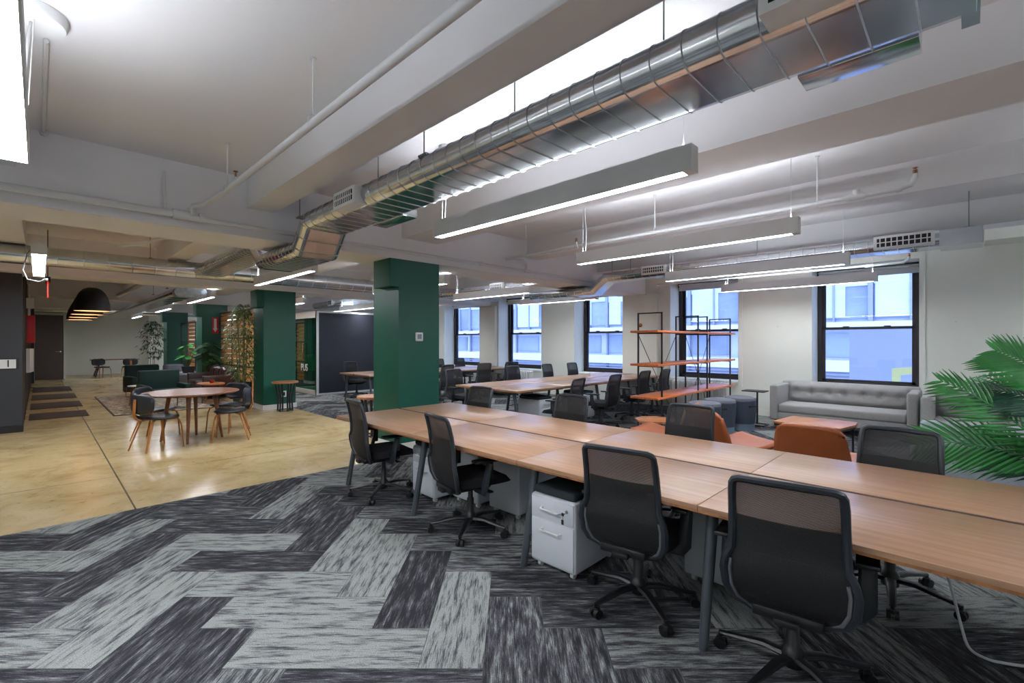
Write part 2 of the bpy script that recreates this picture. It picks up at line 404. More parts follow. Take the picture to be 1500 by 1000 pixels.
def herringbone():
    tA = math.radians(45.5)
    Xr, Xf, Yr, Yf = math.sin(tA), -math.cos(tA), math.cos(tA), math.sin(tA)
    W = .305
    def clip(poly, fn):
        out = []
        for i in range(len(poly)):
            p, q = poly[i], poly[(i+1) % len(poly)]
            dp, dq = fn(p), fn(q)
            if dp >= 0: out.append(p)
            if dp*dq < 0:
                t = dp/(dp-dq); out.append(tuple(p[k]+(q[k]-p[k])*t for k in range(4)))
        return out
    me = bpy.data.meshes.new('floor_carpet'); V, F, UV, T = [], [], [], []
    rnd = random.Random(11)
    over = {('H',-5,0):.3, ('H',-4,0):.15, ('H',-3,0):.9, ('H',-2,0):.05, ('H',-1,0):.85, ('H',0,0):.9, ('H',1,0):.95, ('H',2,0):.15,
            ('V',-3,0):.15, ('V',-2,0):.8, ('V',-1,0):.95, ('V',0,0):.1, ('V',1,0):.12, ('V',2,0):.5,
            ('V',-2,1):.1, ('V',-1,1):.85, ('V',0,1):.9, ('V',1,1):.03, ('V',2,1):.9, ('V',3,1):.3, ('V',4,1):.28,
            ('H',-2,1):.5, ('H',-1,1):.12, ('H',0,1):.5, ('H',1,1):.5, ('H',2,1):.12, ('H',3,1):.15, ('H',4,1):.6,
            ('H',-2,-1):.75, ('H',-3,-1):.12, ('H',-4,-1):.15, ('H',-5,-1):.85}
    regs = [[lambda p: p[0]+5.42, lambda p: 4.6-p[0], lambda p: p[1]+3.2, lambda p: 11.2-p[1]],
            [lambda p: -5.42-p[0], lambda p: p[0]-XF, lambda p: p[1]-4.1, lambda p: 11.2-p[1]]]
    for i in range(-160, 160):
        for j in range(-60, 60):
            a0 = -1.66+W*i+3*W*j; b0 = 2.475-W*i+3*W*j
            for kind, (x, y, w, h) in (('H', (a0, b0, 3*W, W)), ('V', (a0-W, b0-2*W, W, 3*W))):
                if abs(x) > 34 or abs(y) > 34: continue
                g = .0012
                c = [(x+g, y+g), (x+w-g, y+g), (x+w-g, y+h-g), (x+g, y+h-g)]
                ou, ov = rnd.uniform(0, 90), rnd.uniform(0, 90)
                tone = over.get((kind, i, j)); r_ = rnd.random(); r2 = rnd.random()
                if tone is None: tone = (.05+.3*r2) if r_ < .5 else (.65+.35*r2)
                P4 = []
                for (a, b) in c:
                    u = (a-x if kind == 'H' else b-y)+ou; v = (b-y if kind == 'H' else a-x)+ov
                    P4.append((a*Xr+b*Xf, a*Yr+b*Yf, u, v))
                if all(p[0] < XF or p[0] > 4.6 or p[1] > 11.2 or p[1] < -3.2 for p in P4): continue
                for rg in regs:
                    q = P4
                    for fn in rg:
                        q = clip(q, fn)
                        if len(q) < 3: break
                    if len(q) < 3: continue
                    k = len(V); V += [(p[0], p[1], .004) for p in q]; F.append(list(range(k, k+len(q))))
                    UV += [(p[2], p[3]) for p in q]; T += [tone]*len(q)
    me.from_pydata(V, [], F); uvl = me.uv_layers.new(name='UVMap')
    at = me.attributes.new('tone', 'FLOAT', 'POINT')
    for i, t in enumerate(T): at.data[i].value = t
    for p in me.polygons:
        for li in p.loop_indices: uvl.data[li].uv = UV[me.loops[li].vertex_index]
    me.materials.append(M['carpet'])
    o = bpy.data.objects.new('floor_carpet', me); COL.objects.link(o); return struct(o)
m_ = MB(); m_.box(-5.42, 4.6, -3.2, 11.2, -.2, 0); m_.box(XF, -5.42, 4.1, 11.2, -.2, 0); struct(m_.build('floor_underlay', M['signblack']))
herringbone()

struct(MB().box(XF-.3, 4.9, -3.4, 11.2, CZ, CZ+.3).build('ceiling', M['ceil']))
# window wall with five openings
OPEN = [(-13.76, -11.73), (-10.88, -9.05), (-7.84, -6.29), (-5.02, -3.50), (-2.155, -.60)]
SZ0, SZ1 = .68, 2.94
m_ = MB(); xs = [XF]+[v for o in OPEN for v in o]+[4.6]
for i in range(0, len(xs), 2): m_.box(xs[i], xs[i+1], WY, 11.12, 0, CZ)
for a, b in OPEN: m_.box(a, b, WY, 11.12, 0, SZ0-.02); m_.box(a, b, WY, 11.12, SZ1, CZ)
struct(m_.build('wall_window', M['wall']))
# sills and shallow wall casings
m_ = MB()
for a, b in OPEN: m_.box(a-.0, b+.0, WY-.03, 10.93, SZ0-.05, SZ0, .006)
struct(m_.build('trim_1', M['wall']))
m_ = MB()
for a, b in OPEN[3:]:
    m_.box(b+.0, b+.08, WY-.02, WY, SZ0-.1, SZ1+.08); m_.box(a-.08, a, WY-.02, WY, SZ0-.1, SZ1+.08); m_.box(a, b, WY-.02, WY, SZ1, SZ1+.08)
struct(m_.build('trim_2', M['wall']))
# windows
for n, (a, b) in enumerate(OPEN, 1):
    f = MB(); t = .07; y0, y1 = 10.90, 11.05
    f.box(a, a+t, y0, y1, SZ0, SZ1); f.box(b-t, b, y0, y1, SZ0, SZ1); f.box(a, b, y0, y1, SZ0, SZ0+.07); f.box(a, b, y0, y1, SZ1-.05, SZ1)
    fr = struct(f.build('window_%d' % n, M['window']))
    s = MB(); zm = 1.78
    for (z0, z1, yy) in ((SZ0+.07, zm+.03, 10.93), (zm-.02, SZ1-.05, 10.98)):
        s.box(a+t, a+t+.055, yy, yy+.04, z0, z1); s.box(b-t-.055, b-t, yy, yy+.04, z0, z1)
        s.box(a+t, b-t, yy, yy+.04, z0, z0+.05); s.box(a+t, b-t, yy, yy+.04, z1-.04, z1)
    for xx in (a+(b-a)*.3, a+(b-a)*.7): s.box(xx-.05, xx+.05, 10.90, 10.94, zm+.02, zm+.045)
    s.build('sash', M['window'], fr)
    g = MB()
    g.box(a+t+.05, b-t-.05, 10.948, 10.952, SZ0+.11, zm); g.box(a+t+.05, b-t-.05, 10.998, 11.002, zm+.02, SZ1-.09)
    g.build('pane', M['glass'], fr)
# other walls
bx('wall_far', M['wall'], XF-.2, XF, -3.2, WY, 0, CZ)
bx('wall_rear', M['wall'], XF-.2, 4.8, -3.4, -3.2, 0, CZ)
bx('wall_right', M['wall'], 4.6, 4.8, -3.2, WY, 0, CZ)
bx('baseboard_far', M['wall'], XF, XF+.02, .75, WY, 0, .14)
m_ = MB(); xs2 = [XF]+[v for o in OPEN for v in o]+[4.6]
m_.box(XF, 4.6, WY-.018, WY, 0, .12); struct(m_.build('baseboard_window', M['wall']))
# a shallow pier standing off the far wall, with a ledge
bx('trim_3', M['wall'], XF, XF+.5, 3.75, WY, 0, CZ)
bx('trim_4', M['white'], XF+.5, XF+.56, 3.75, 8, .86, .92)
# dark block at left and the dark panelled wall behind it
bx('wall_left_block', M['black_wall'], -11.95, -11.45, -3.2, -.2, 0, GZ+.3)
bx('baseboard_left', M['signblack'], -11.45, -11.43, -3.2, -.2, 0, .11)
bx('baseboard_left_return', M['signblack'], -11.95, -11.43, -.2, -.185, 0, .11)
bx('wall_left', M['darkwood'], -24.3, -11.95, -.5, -.3, 0, CZ)
bx('wall_left_end', M['black_wall'], -24.6, -24.3, -.5, -.12, 0, CZ)
m_ = MB(); k = 0
x = -12.3
while x > -24.2:
    m_.box(x-.09, x+.09, -.3, -.19, 0, 2.9); x -= .95
struct(m_.build('trim_5', M['darkwood']))
m_ = MB(); x = -12.75
while x > -24.2:
    m_.box(x-.03, x+.03, -.3, -.24, 0, 2.9); x -= .95
struct(m_.build('trim_6', M['trimwood']))
# door set in a nib wall before the far wall
bx('wall_door_side', M['wall'], -26.3, -26.1, .70, .76, 0, CZ)
m_ = MB(); m_.box(-26.3, -26.1, -.5, .70, 2.56, CZ); m_.box(-26.3, -26.1, -3.2, -.12, 0, CZ); m_.box(XF, -26.1, .70, .76, 0, CZ); struct(m_.build('wall_door', M['wall']))
d = struct(MB().box(-26.2, -26.12, -.10, .69, .01, 2.55).build('door_1', M['doorbrown']))
m_ = MB(); m_.cyl((-26.12,.60,1.12),(-26.06,.60,1.12),.03,n=12); m_.tube([(-26.06,.60,1.12),(-26.05,.46,1.12)],.012,8); m_.build('door_handle', M['chrome'], d)
m_ = MB(); m_.box(-26.12,-26.09,-.12,-.08,0,2.58); m_.box(-26.12,-26.09,-.12,.70,2.55,2.58); m_.build('door_frame', M['doorbrown'], d)

# columns with green paint, their top boxes and white bases
COLX = [-5.66, -11.21, -16.80, -22.40]
for i, x in enumerate(COLX):
    bx('trim_%d' % (7+i), M['white'], x-.71, x+.02, 3.49, 4.22, 0, .105)
    o = bx('wall_column_%d' % (i+1), M['green'], x-.69, x, 3.51, 4.20, 0, GZ)
    b = MB().box(x-.44, x+.002, 3.37, 3.52, 2.29, GZ, .005).build('column_box', M['green'], o)
# deep girders across the room and shallower beams between them
for i, x in enumerate(COLX):
    bx('ceiling_girder_%d' % (i+1), M['ceil'], x-.74, x, -3.2, WY, GZ, CZ)
bays = [(-5.66, 4.6)]+[(COLX[i+1], COLX[i]-.74) for i in range(3)]+[(XF, COLX[3]-.74)]
n = 1
for bi, (xa, xb) in enumerate(bays):
    for (ya, yb, z) in ((-.66,-.14,2.98), (1.60,1.89,3.0), (3.56,4.17,2.98), (6.10,6.43,3.02), (8.35,8.70,3.0)):
        if bi == 4 and ya < 0: continue
        bx('ceiling_beam_%d' % n, M['ceil'], xa, xb, ya, yb, z, CZ); n += 1
bx('ceiling_bulkhead', M['wall'], .17, 4.6, 9.85, WY, 3.03, CZ)
# pilaster between the third and fourth windows and between the first and second
bx('wall_pilaster_1', M['wall'], -6.25, -5.32, WY-.10, WY, 0, GZ)
bx('wall_pilaster_2', M['wall'], -11.70, -10.95, WY-.10, WY, 0, GZ)

# ---------------------------------------------------------------- across the street
def facade():
    Y = 24.0
    t = thing('office_facade', 'pale blue office facade across the street, seen through the windows', 'building', (-20, Y+.5, -6))
    ox, oy, oz = 20, -Y-.5, 6
    def put(mb, name, m):
        o = mb.build(name, m, t); o.location = (ox, oy, oz); return o
    a, b = -110, 12
    w = MB()
    w.box(a, b, Y+.3, Y+.6, -6, 12); put(w, 'wall', M['facade'])
    led = MB()
    led.box(a, b, Y-.35, Y+.3, 2.05, 2.35); led.box(a, b, Y-.3, Y+.3, .25, .72); led.box(a, b, Y-.1, Y+.3, 5.2, 5.6); led.box(a, b, Y-.3, Y+.3, -3.2, -2.8)
    put(led, 'ledge', M['facade_light'])
    lv = MB()
    for k in range(6): lv.box(a, b, Y-.2, Y-.1, -.75+k*.17, -.69+k*.17)
    put(lv, 'louvre', M['facade_mull'])
    rnd = random.Random(3); g = MB(); bl = MB(); mu = MB(); x = a
    while x < b:
        wd = 2.55
        g.box(x+.1, x+wd-.1, Y+.2, Y+.3, 2.5, 5.1)
        if rnd.random() < .6: bl.box(x+.15, x+wd*(.35+.5*rnd.random()), Y+.14, Y+.2, 2.55, 5.05)
        bl.box(x+.1, x+wd-.1, Y+.13, Y+.2, 4.15-.3*rnd.random(), 5.1)
        g.box(x+.1, x+wd*.8, Y+.24, Y+.3, .85, 1.9)
        mu.box(x-.08, x+.08, Y+.05, Y+.3, 2.35, 5.2); mu.box(x+wd/2-.04, x+wd/2+.04, Y+.08, Y+.3, 2.35, 5.2); mu.box(x-.04, x+.04, Y+.1, Y+.3, -6, 2.05)
        x += wd
    put(g, 'glazing', M['facade_glass']); put(bl, 'blind', M['facade_blind']); put(mu, 'mullion', M['facade_mull'])
facade()
tag(MB().box(-140, 40, 11.8, 60, -6.2, -6).build('street', M['street']), 'grey street far below the windows', 'street')
t = thing('sign_board', 'lilac board with a yellow line outside the lower pane of the rightmost window', 'board', (-1.2, 11.3, .4))
m_ = MB()
for q in (((-.50,0),(.16,0),(.16,1.42),(-.50,1.42)), ((.16,.62),(.80,.70),(.80,1.42),(.16,1.42)), ((.29,0),(.80,0),(.80,.575),(.29,.50)), ((.16,0),(.29,0),(.29,.1),(.16,.1))): m_.bm.faces.new([m_.bm.verts.new((x, .02, z)) for x, z in q])
m_.build('panel', M['lilac'], t)
m_ = MB(); v_ = [m_.bm.verts.new((x, .02, z)) for x, z in ((.16,.1),(.29,.1),(.29,.50),(.80,.575),(.80,.70),(.16,.62))]; m_.bm.faces.new(v_); m_.build('stripe', M['yellow'], t)
# ---------------------------------------------------------------- lamps
def make_lamp():
    t = thing('linear_lamp', '', 'lamp')
    L = 2.42
    h = MB()
    h.box(-L/2, L/2, -.045, -.036, 0, .15); h.box(-L/2, L/2, .036, .045, 0, .15); h.box(-L/2-.006, -L/2, -.045, .045, 0, .15); h.box(L/2, L/2+.006, -.045, .045, 0, .15)
    h.box(-L/2, L/2, -.036, .036, .06, .11); h.box(L/2-.05, L/2, -.036, .036, .0, .06)
    h.build('housing', M['housing'], t)
    MB().box(-L/2+.01, L/2-.06, -.034, .034, .012, .03).build('lens', M['lens'], t)
    MB().box(-L/2+.01, L/2-.02, -.034, .034, .125, .14).build('uplight_lens', M['lensup'], t)
    for s in (-1, 1):
        c = MB(); c.cyl((s*(L/2-.06), 0, .15), (s*(L/2-.06), 0, CZ-2.5-.02), .0022, n=6); c.cyl((s*(L/2-.06), 0, .15), (s*(L/2-.06), 0, .19), .008, .003, n=8)
        c.cyl((s*(L/2-.06), 0, CZ-2.5-.03), (s*(L/2-.06), 0, CZ-2.5), .012, n=10)
        c.build('hanger_cable', M['cable'], t)
    f = MB(); f.tube([(-L/2+.10, .0, .15), (-L/2+.105, .01, .4), (-L/2+.09, 0, .6), (-L/2+.10, 0, CZ-2.5-.03)], .003, 6); f.cyl((-L/2+.10,0,CZ-2.55),(-L/2+.10,0,CZ-2.5),.055,n=16)
    f.build('power_cord', M['cable'], t)
    return t
lamp0 = make_lamp(); used = [False]
def place_lamp(x, y, label, group='linear pendant lamps'):
    if not used[0]:
        used[0] = True; lamp0.location = (x, y, 2.5); lamp0['label'] = label; lamp0['group'] = group; return
    dup(lamp0, (x, y, 2.5), 0, label, group)
place_lamp(-2.33, 2.62, 'largest white linear pendant lamp, hanging beside the long silver duct over the front desk')
place_lamp(-2.30, 4.78, 'white linear pendant lamp hanging between the long desk row and the open bookshelf')
place_lamp(-2.28, 7.12, 'white linear pendant lamp near the window duct, upper of the two crossing the tall windows')
place_lamp(-2.26, 9.45, 'white linear pendant lamp closest to the window wall, above the grey tufted sofa')
place_lamp(-7.62, 2.65, 'white linear pendant lamp under the duct elbow, left of the nearest green column')
place_lamp(-7.45, 4.80, 'white linear pendant lamp mostly hidden behind the nearest green column')
place_lamp(-7.45, 6.88, 'white linear pendant lamp right of the nearest green column over the second desk row')
place_lamp(-7.30, 9.00, 'white linear pendant lamp in front of the third window from the right')
place_lamp(-13.0, 2.68, 'white linear pendant lamp above the seating area, left of the second green column')
place_lamp(-13.2, 4.70, 'white linear pendant lamp just right of the second green column')
place_lamp(-13.2, 6.80, 'white linear pendant lamp above the dark meeting pod')
place_lamp(-18.1, 2.74, 'white linear pendant lamp near the third green column')
place_lamp(-18.1, 5.20, 'white linear pendant lamp seen beyond the bamboo')
place_lamp(-23.9, 2.76, 'farthest white linear pendant lamp, in front of the far wall')
place_lamp(-13.2, 8.9, 'white linear pendant lamp over the desks behind the nearest green column')
place_lamp(-18.1, 8.0, 'white linear pendant lamp beyond the dark meeting pod')
place_lamp(-27.2, 6.2, 'added fill lamp, a white linear pendant close to the far wall beyond the columns')  # lamp added to brighten the far wall, mostly hidden by the columns
place_lamp(-23.6, 6.0, 'white linear pendant lamp behind the farthest green column')
# lamps added out of view behind and beside the camera to brighten the room
for (x, y) in ((2.4, 2.62), (2.4, 5.9), (2.4, 9.2)): place_lamp(x, y, 'added unseen fill lamp, a linear pendant beyond the right edge of the view', 'added unseen fill lamps behind the viewer')
for (x, y) in ((-2.3, -2.0), (2.4, -1.6)): place_lamp(x, y, 'added unseen fill lamp, a linear pendant beyond the left edge of the view', 'added unseen fill lamps behind the viewer')

def wide_lamp(x0, x1, y, label, canopy=True):
    t = thing('linear_lamp', label, 'lamp', ((x0+x1)/2, y, 2.5), 0, 'wide linear lamps over the walkway')
    L = x1-x0; w = .065; H = CZ-2.5
    h = MB(); h.box(-L/2, L/2, -w, -w+.008, 0, .13); h.box(-L/2, L/2, w-.008, w, 0, .13); h.box(-L/2, L/2, -w, w, .115, .13); h.box(-L/2-.006, -L/2, -w, w, 0, .13); h.box(L/2, L/2+.006, -w, w, 0, .13)
    h.build('housing', M['housing'], t)
    MB().box(-L/2, L/2, -w+.009, w-.009, .0, .02).build('lens', M['lensbig'], t)
    MB().box(-L/2+.02, L/2-.02, -w+.02, w-.02, .131, .137).build('uplight_lens', M['lensup2'], t) if canopy else None
    for s in (-1, 1):
        c = MB(); c.cyl((s*(L/2-.15), 0, .13), (s*(L/2-.15), 0, H-.02), .0025, n=6); c.build('hanger_cable', M['cable'], t)
    if canopy:
        c = MB(); c.lathe([(0,0),(.14,0),(.15,.02),(.15,.06),(0,.06)], 24, (-L/2+.02, .07, H-.062), cap=False)
        c.tube([(-L/2+.02,.07,H-.06),(-L/2+.05,.06,H-.15),(-L/2+.03,.05,H-.3),(-L/2+.08,.03,.13)], .007, 8)
        c.tube([(-L/2+.06,.08,H-.06),(-L/2+.075,.06,.3),(-L/2+.12,.02,.13)], .003, 6); c.build('canopy', M['white'], t)
wide_lamp(-3.66, -1.2, -.10, 'wide bright linear lamp close to the camera at the upper left edge')
wide_lamp(-9.85, -7.4, .0, 'wide bright linear lamp hanging over the walkway beside the black wall', False)
m_ = MB(); m_.tube([(-8.05,-.05,2.67),(-8.2,-.1,2.6),(-8.35,-.14,2.42),(-8.3,-.1,2.30),(-8.2,.0,2.27),(-8.12,.05,2.29)], .006, 6); m_.cyl((-8.14,.04,2.285),(-8.08,.07,2.295),.014,n=8)
tag(m_.build('loose_cord', M['cordgrey']), 'loose white cord dangling from the ceiling beam near the black wall', 'cord')
m_ = MB(); m_.tube([(-3.9,.03,CZ-.02),(-5.6,.03,CZ-.02)], .014, 8); m_.cyl((-5.6,.03,CZ-.02),(-5.64,.03,CZ-.02),.03,n=10)
tag(m_.build('conduit', M['pipe']), 'thin white conduit running along the ceiling at the upper left', 'conduit')

# ---------------------------------------------------------------- ducts
def oval_section(w, h, n=10):
    """flat oval: half circles at both sides; y across, z up, centred"""
    r = h/2; f = w/2-r; P = []
    P.append((f*.94, -r))
    for k in range(n+1):
        a = -PI/2+PI*k/n; P.append((f+r*math.cos(a), r*math.sin(a)))
    P.append((f*.94, r)); P.append((-f*.94, r))
    for k in range(n+1):
        a = PI/2+PI*k/n; P.append((-f+r*math.cos(a), r*math.sin(a)))
    P.append((-f*.94, -r))
    return P
def sweep_x(mb, path, w, h, round_=False, axis='x', cap=True, jog=.0):
    """sweep an oval section along points in the vertical plane holding the duct; section stays vertical at mitred bends"""
    sec = oval_section(w, h) if not round_ else [(w/2*math.cos(2*PI*k/24), h/2*math.sin(2*PI*k/24)) for k in range(24)]
    rings = []
    P = [Vector(p) for p in path]
    for i, p in enumerate(P):
        if i == 0: d = P[1]-P[0]
        elif i == len(P)-1: d = P[-1]-P[-2]
        else: d = (P[i+1]-P[i]).normalized()+(P[i]-P[i-1]).normalized()
        d.normalize()
        side = Vector((0,1,0)) if axis == 'x' else Vector((1,0,0))
        up = d.cross(side).normalized()
        if up.z < 0: up = -up
        k = 1.0
        if 0 < i < len(P)-1:
            c = (P[i+1]-P[i]).normalized().dot((P[i]-P[i-1]).normalized()); k = 1/math.sqrt((1+c)/2)
        rings.append([mb.bm.verts.new(p+side*y+up*z*k) for y, z in sec])
    n = len(sec)
    for A, B in zip(rings, rings[1:]):
        for j in range(n):
            f = mb.bm.faces.new((A[j], A[(j+1) % n], B[(j+1) % n], B[j])); f.smooth = True
    if cap:
        for q in (rings[0], rings[-1]): mb.bm.faces.new(q)
def ribs(m2, path, w, h, step, round_=False, axis='x', r=.006, offs=0):
    m2.mi = 1; r = r*.6; side = Vector((0,1,0)) if axis == 'x' else Vector((1,0,0))
    sec = oval_section(w+.004, h+.004, 8) if not round_ else [((w+.004)/2*math.cos(2*PI*k/20), (h+.004)/2*math.sin(2*PI*k/20)) for k in range(20)]
    for a, b in zip(path, path[1:]):
        a, b = Vector(a), Vector(b); L = (b-a).length; d = (b-a).normalized(); up = d.cross(side).normalized()
        if up.z < 0: up = -up
        n = int(L/step); 
        for k in range(n+1):
            p = a+d*(k*step+offs)
            if (p-a).length > L-.02: break
            m2.tube([p+side*y+up*z for y, z in sec], r, 4, closed=True)
    return m2
def grille(t, x, y, z, w, h, face, depth=.06, name='grille', nslat=9, m='white'):
    """white register on the side of a duct; face = -1 looks toward lower Y"""
    g = MB()
    g.box(x-w/2, x+w/2, y-depth/2, y+depth/2, z-h/2, z+h/2, .003)
    o = g.build(name, M[m], t)
    s = MB(); yy = y+face*(depth/2+.002)
    s.box(x-w/2+.035, x+w/2-.035, yy-.002, yy+.002, z-h/2+.03, z+h/2-.03); s.build('opening', M['darkhole'], o)
    s = MB()
    for k in range(nslat):
        xx = x-w/2+.04+(w-.08)*(k+.5)/nslat; s.box(xx-.006, xx+.006, yy-.006, yy+.003, z-h/2+.03, z+h/2-.03)
    s.box(x-w/2+.035, x+w/2-.035, yy-.006, yy+.003, z-.006, z+.006)
    s.build('vane', M['white'], o)
def rods(t, pts, loc=(0,0,0)):
    for (x, y, z0) in pts:
        MB().cyl((x, y, z0), (x, y, CZ-.001), .005, n=6).build('hanger_rod', M['rod'], t)
        MB().box(x-.05, x+.05, y-.02, y+.02, z0-.01, z0+.005).build('rod_bracket', M['rod'], t)

# main flat oval duct between the first two beams
DY, DW, DH = 2.215, .52, .19
DZT, DZL = 2.73+DH/2, 2.47+DH/2
MS = [M['duct'], M['seam']]
t = thing('air_duct', 'long flat oval silver duct running over the front desks and dipping under the girder', 'duct', (0, 0, 0))
p1 = [(.02, DY, DZT), (-5.08, DY, DZT), (-5.32, DY, DZL), (-6.55, DY, DZL), (-6.85, DY, DZT), (-10.02, DY, DZT)]
m_ = MB(); sweep_x(m_, p1, DW, DH)
ribs(m_, p1[:2], DW, DH, .152, r=.005); ribs(m_, p1[2:4], DW, DH, .11, r=.004); ribs(m_, p1[4:], DW, DH, .13, r=.004); ribs(m_, [p1[1], p1[2]], DW, DH, .15, r=.005, offs=.03)
m_.build('duct_run', MS, t)
m_ = MB(); m_.box(-.02, .03, DY-DW/2-.005, DY+DW/2+.005, DZT-DH/2-.004, DZT+DH/2+.004); m_.build('end_cap', M['duct'], t)
grille(t, -3.965, DY-DW/2-.0, DZT-.02, .40, .15, -1, .12)
grille(t, -.27, DY-DW/2-.0, DZT+.01, .58, .19, -1, .16)
m_ = MB(); m_.box(-4.43, -3.85, DY+.22, DY+.38, DZT-DH/2+.005, DZT-DH/2+.10, .003); m_.build('register_box', M['duct'], t)
m_ = MB(); m_.box(-.56, -.14, DY+.22, DY+.38, DZT-DH/2+.005, DZT-DH/2+.10, .003); m_.build('register_box', M['duct'], t)
rods(t, [(-5.05, DY-DW/2-.02, DZT+.02), (-4.1, DY+.1, DZT+DH/2), (-2.9, DY-.2, DZT+DH/2), (-2.2, DY+.05, DZT+DH/2), (-1.15, DY+.1, DZT+DH/2)])
# round cross duct behind the girder
t = thing('air_duct', 'round silver duct crossing the room behind the first girder', 'duct', (0,0,0))
p2 = [(-10.1, -3.1, 2.83), (-10.1, 8.6, 2.83)]
m_ = MB(); sweep_x(m_, p2, .29, .29, True, 'y'); ribs(m_, p2, .29, .29, .30, True, 'y', .004); m_.build('duct_run', MS, t)
rods(t, [(-10.1, 1.35, 2.97), (-10.1, 3.45, 2.97), (-10.1, 5.6, 2.97)])
# window side duct
EY, EW = 8.0, .44
t = thing('air_duct', 'flat oval silver duct running along the window side above the bookshelf and sofa', 'duct', (0,0,0))
ZT = 2.80
p3 = [(.10, EY, ZT), (-5.12, EY, ZT), (-5.44, EY, 2.56), (-7.1, EY, 2.56)]
m_ = MB(); sweep_x(m_, p3, EW, .17); ribs(m_, p3[:2], EW, .17, .152, r=.004); ribs(m_, p3[2:], EW, .17, .2, r=.004); m_.build('duct_run', MS, t)
m_ = MB(); m_.box(-.26, .12, EY-EW/2-.01, EY+EW/2+.01, ZT-.10, ZT+.10); m_.build('end_cap', M['duct'], t)
grille(t, -.60, EY-EW/2, ZT+.02, .60, .17, -1, .10); grille(t, -4.05, EY-EW/2, ZT+.02, .46, .15, -1, .10)
rods(t, [(.0, EY-.2, ZT+.1), (-5.0, EY-.1, ZT+.08), (-4.6, EY-.1, ZT+.08), (-2.4, EY, ZT+.08)])
# ducts seen further back
t = thing('air_duct', 'flat oval silver duct with a foil wrapped end near the second green column', 'duct', (0,0,0))
p4 = [(-12.15, 2.28, 2.62), (-25.5, 2.28, 2.62)]
m_ = MB(); sweep_x(m_, p4, .50, .18); ribs(m_, p4, .50, .18, .6, r=.005); m_.build('duct_run', MS, t)
m_ = MB(); sweep_x(m_, [(-12.05, 2.32, 2.60), (-12.3, 2.32, 2.60)], .60, .22); m_.build('wrapped_end', M['duct_flex'], t); rods(t, [(-12.6, 1.98, 2.7), (-14.5, 2.0, 2.7)])
t = thing('air_duct', 'round silver duct with a white grille, right of the nearest green column', 'duct', (0,0,0))
p5 = [(-6.9, 7.5, 2.76), (-9.9, 7.5, 2.76)]
m_ = MB(); sweep_x(m_, p5, .30, .18); ribs(m_, p5, .30, .18, .11, r=.004); m_.build('duct_run', MS, t)
grille(t, -7.7, 7.34, 2.78, .42, .17, -1, .06); rods(t, [(-7.2, 7.4, 2.84), (-9.0, 7.4, 2.84)])
t = thing('air_duct', 'ribbed duct with a foil wrapped elbow above the dark meeting pod', 'duct', (0,0,0))
p6 = [(-14.4, 7.0, 2.80), (-16.7, 7.0, 2.80)]
m_ = MB(); sweep_x(m_, p6, .34, .2); ribs(m_, p6, .34, .2, .13, r=.006); m_.build('duct_run', MS, t)
m_ = MB(); m_.tube([(-14.5,7.0,2.80),(-14.1,7.1,2.80),(-14.0,7.6,2.80),(-14.0,8.3,2.80)], [.12,.16,.16,.16], 14); m_.build('wrapped_elbow', M['duct_flex'], t)
grille(t, -15.2, 6.82, 2.82, .30, .17, -1, .06, nslat=3)
t = thing('air_duct', 'foil wrapped duct stub between the two leftmost windows', 'duct', (0,0,0))
m_ = MB(); m_.tube([(-10.1,8.6,2.83),(-10.05,9.1,2.84),(-9.9,9.5,2.85)], [.14,.15,.15], 14); m_.build('duct_run', M['duct_flex'], t)
t = thing('air_duct', 'thin silver duct crossing in front of the far wall', 'duct', (0,0,0))
m_ = MB(); sweep_x(m_, [(-25.8, -.4, 2.78), (-25.8, 8, 2.78)], .24, .24, True, 'y'); m_.build('duct_run', M['duct'], t); rods(t, [(-25.8, 1.5, 2.9), (-25.8, 5, 2.9)])

# ---------------------------------------------------------------- pipes
def pipe_thing(label, runs, hang=(), fit=(), heads=(), r=.022):
    t = thing('sprinkler_pipe', label, 'pipe', (0,0,0))
    for pts in runs: MB().tube(pts, r, 12).build('pipe_run', M['pipe'], t)
    for (p, q) in fit: MB().cyl(p, q, r*1.45, n=12).build('fitting', M['pipe'], t)
    for (x, y, z) in hang:
        h = MB(); h.cyl((x, y, z+.05), (x, y, CZ-.001), .007, n=8); h.cyl((x,y,CZ-.012),(x,y,CZ-.001),.02,n=10); h.tube([(x,y+r+.004,z),(x,y+r+.004,z+.03),(x,y,z+.06),(x,y-r-.004,z+.03),(x,y-r-.004,z),(x,y,z-r-.004)],.004,6,closed=True)
        h.build('pipe_hanger', M['pipe'], t)
    for (x, y, z) in heads:
        h = MB(); h.cyl((x,y,z),(x,y,z+.03),.014,n=10); h.build('sprinkler_neck', M['pipe'], t)
        h = MB(); h.cyl((x,y,z+.03),(x,y,z+.06),.009,n=8); h.tube([(x-.012,y,z+.03),(x-.014,y,z+.055),(x,y,z+.075)],.003,5); h.tube([(x+.012,y,z+.03),(x+.014,y,z+.055),(x,y,z+.075)],.003,5); h.cyl((x,y,z+.075),(x,y,z+.08),.018,n=12)
        h.build('sprinkler_head', M['brass'], t)
    return t
GX = -5.59
pipe_thing('thick white sprinkler pipe running across the face of the nearest girder', [[(GX,-3.1,2.79),(GX,.95,2.79)]], [(GX,.03,2.79),(GX,.70,2.79)] and [], [((GX,.92,2.79),(GX,1.06,2.79)),((GX,1.14,2.79),(GX,1.19,2.79))], r=.034)
pipe_thing('thinner white pipe continuing along the girder above the nearest green column to the duct', [[(GX,1.05,2.775),(GX,8.3,2.775)]], [(GX,4.45,2.775)] and [], [((GX,4.95,2.775),(GX,5.0,2.775)),((GX,6.0,2.775),(GX,6.12,2.775)),((GX,1.15,2.775),(GX,1.05,2.775))], r=.022)
PZ = 2.885
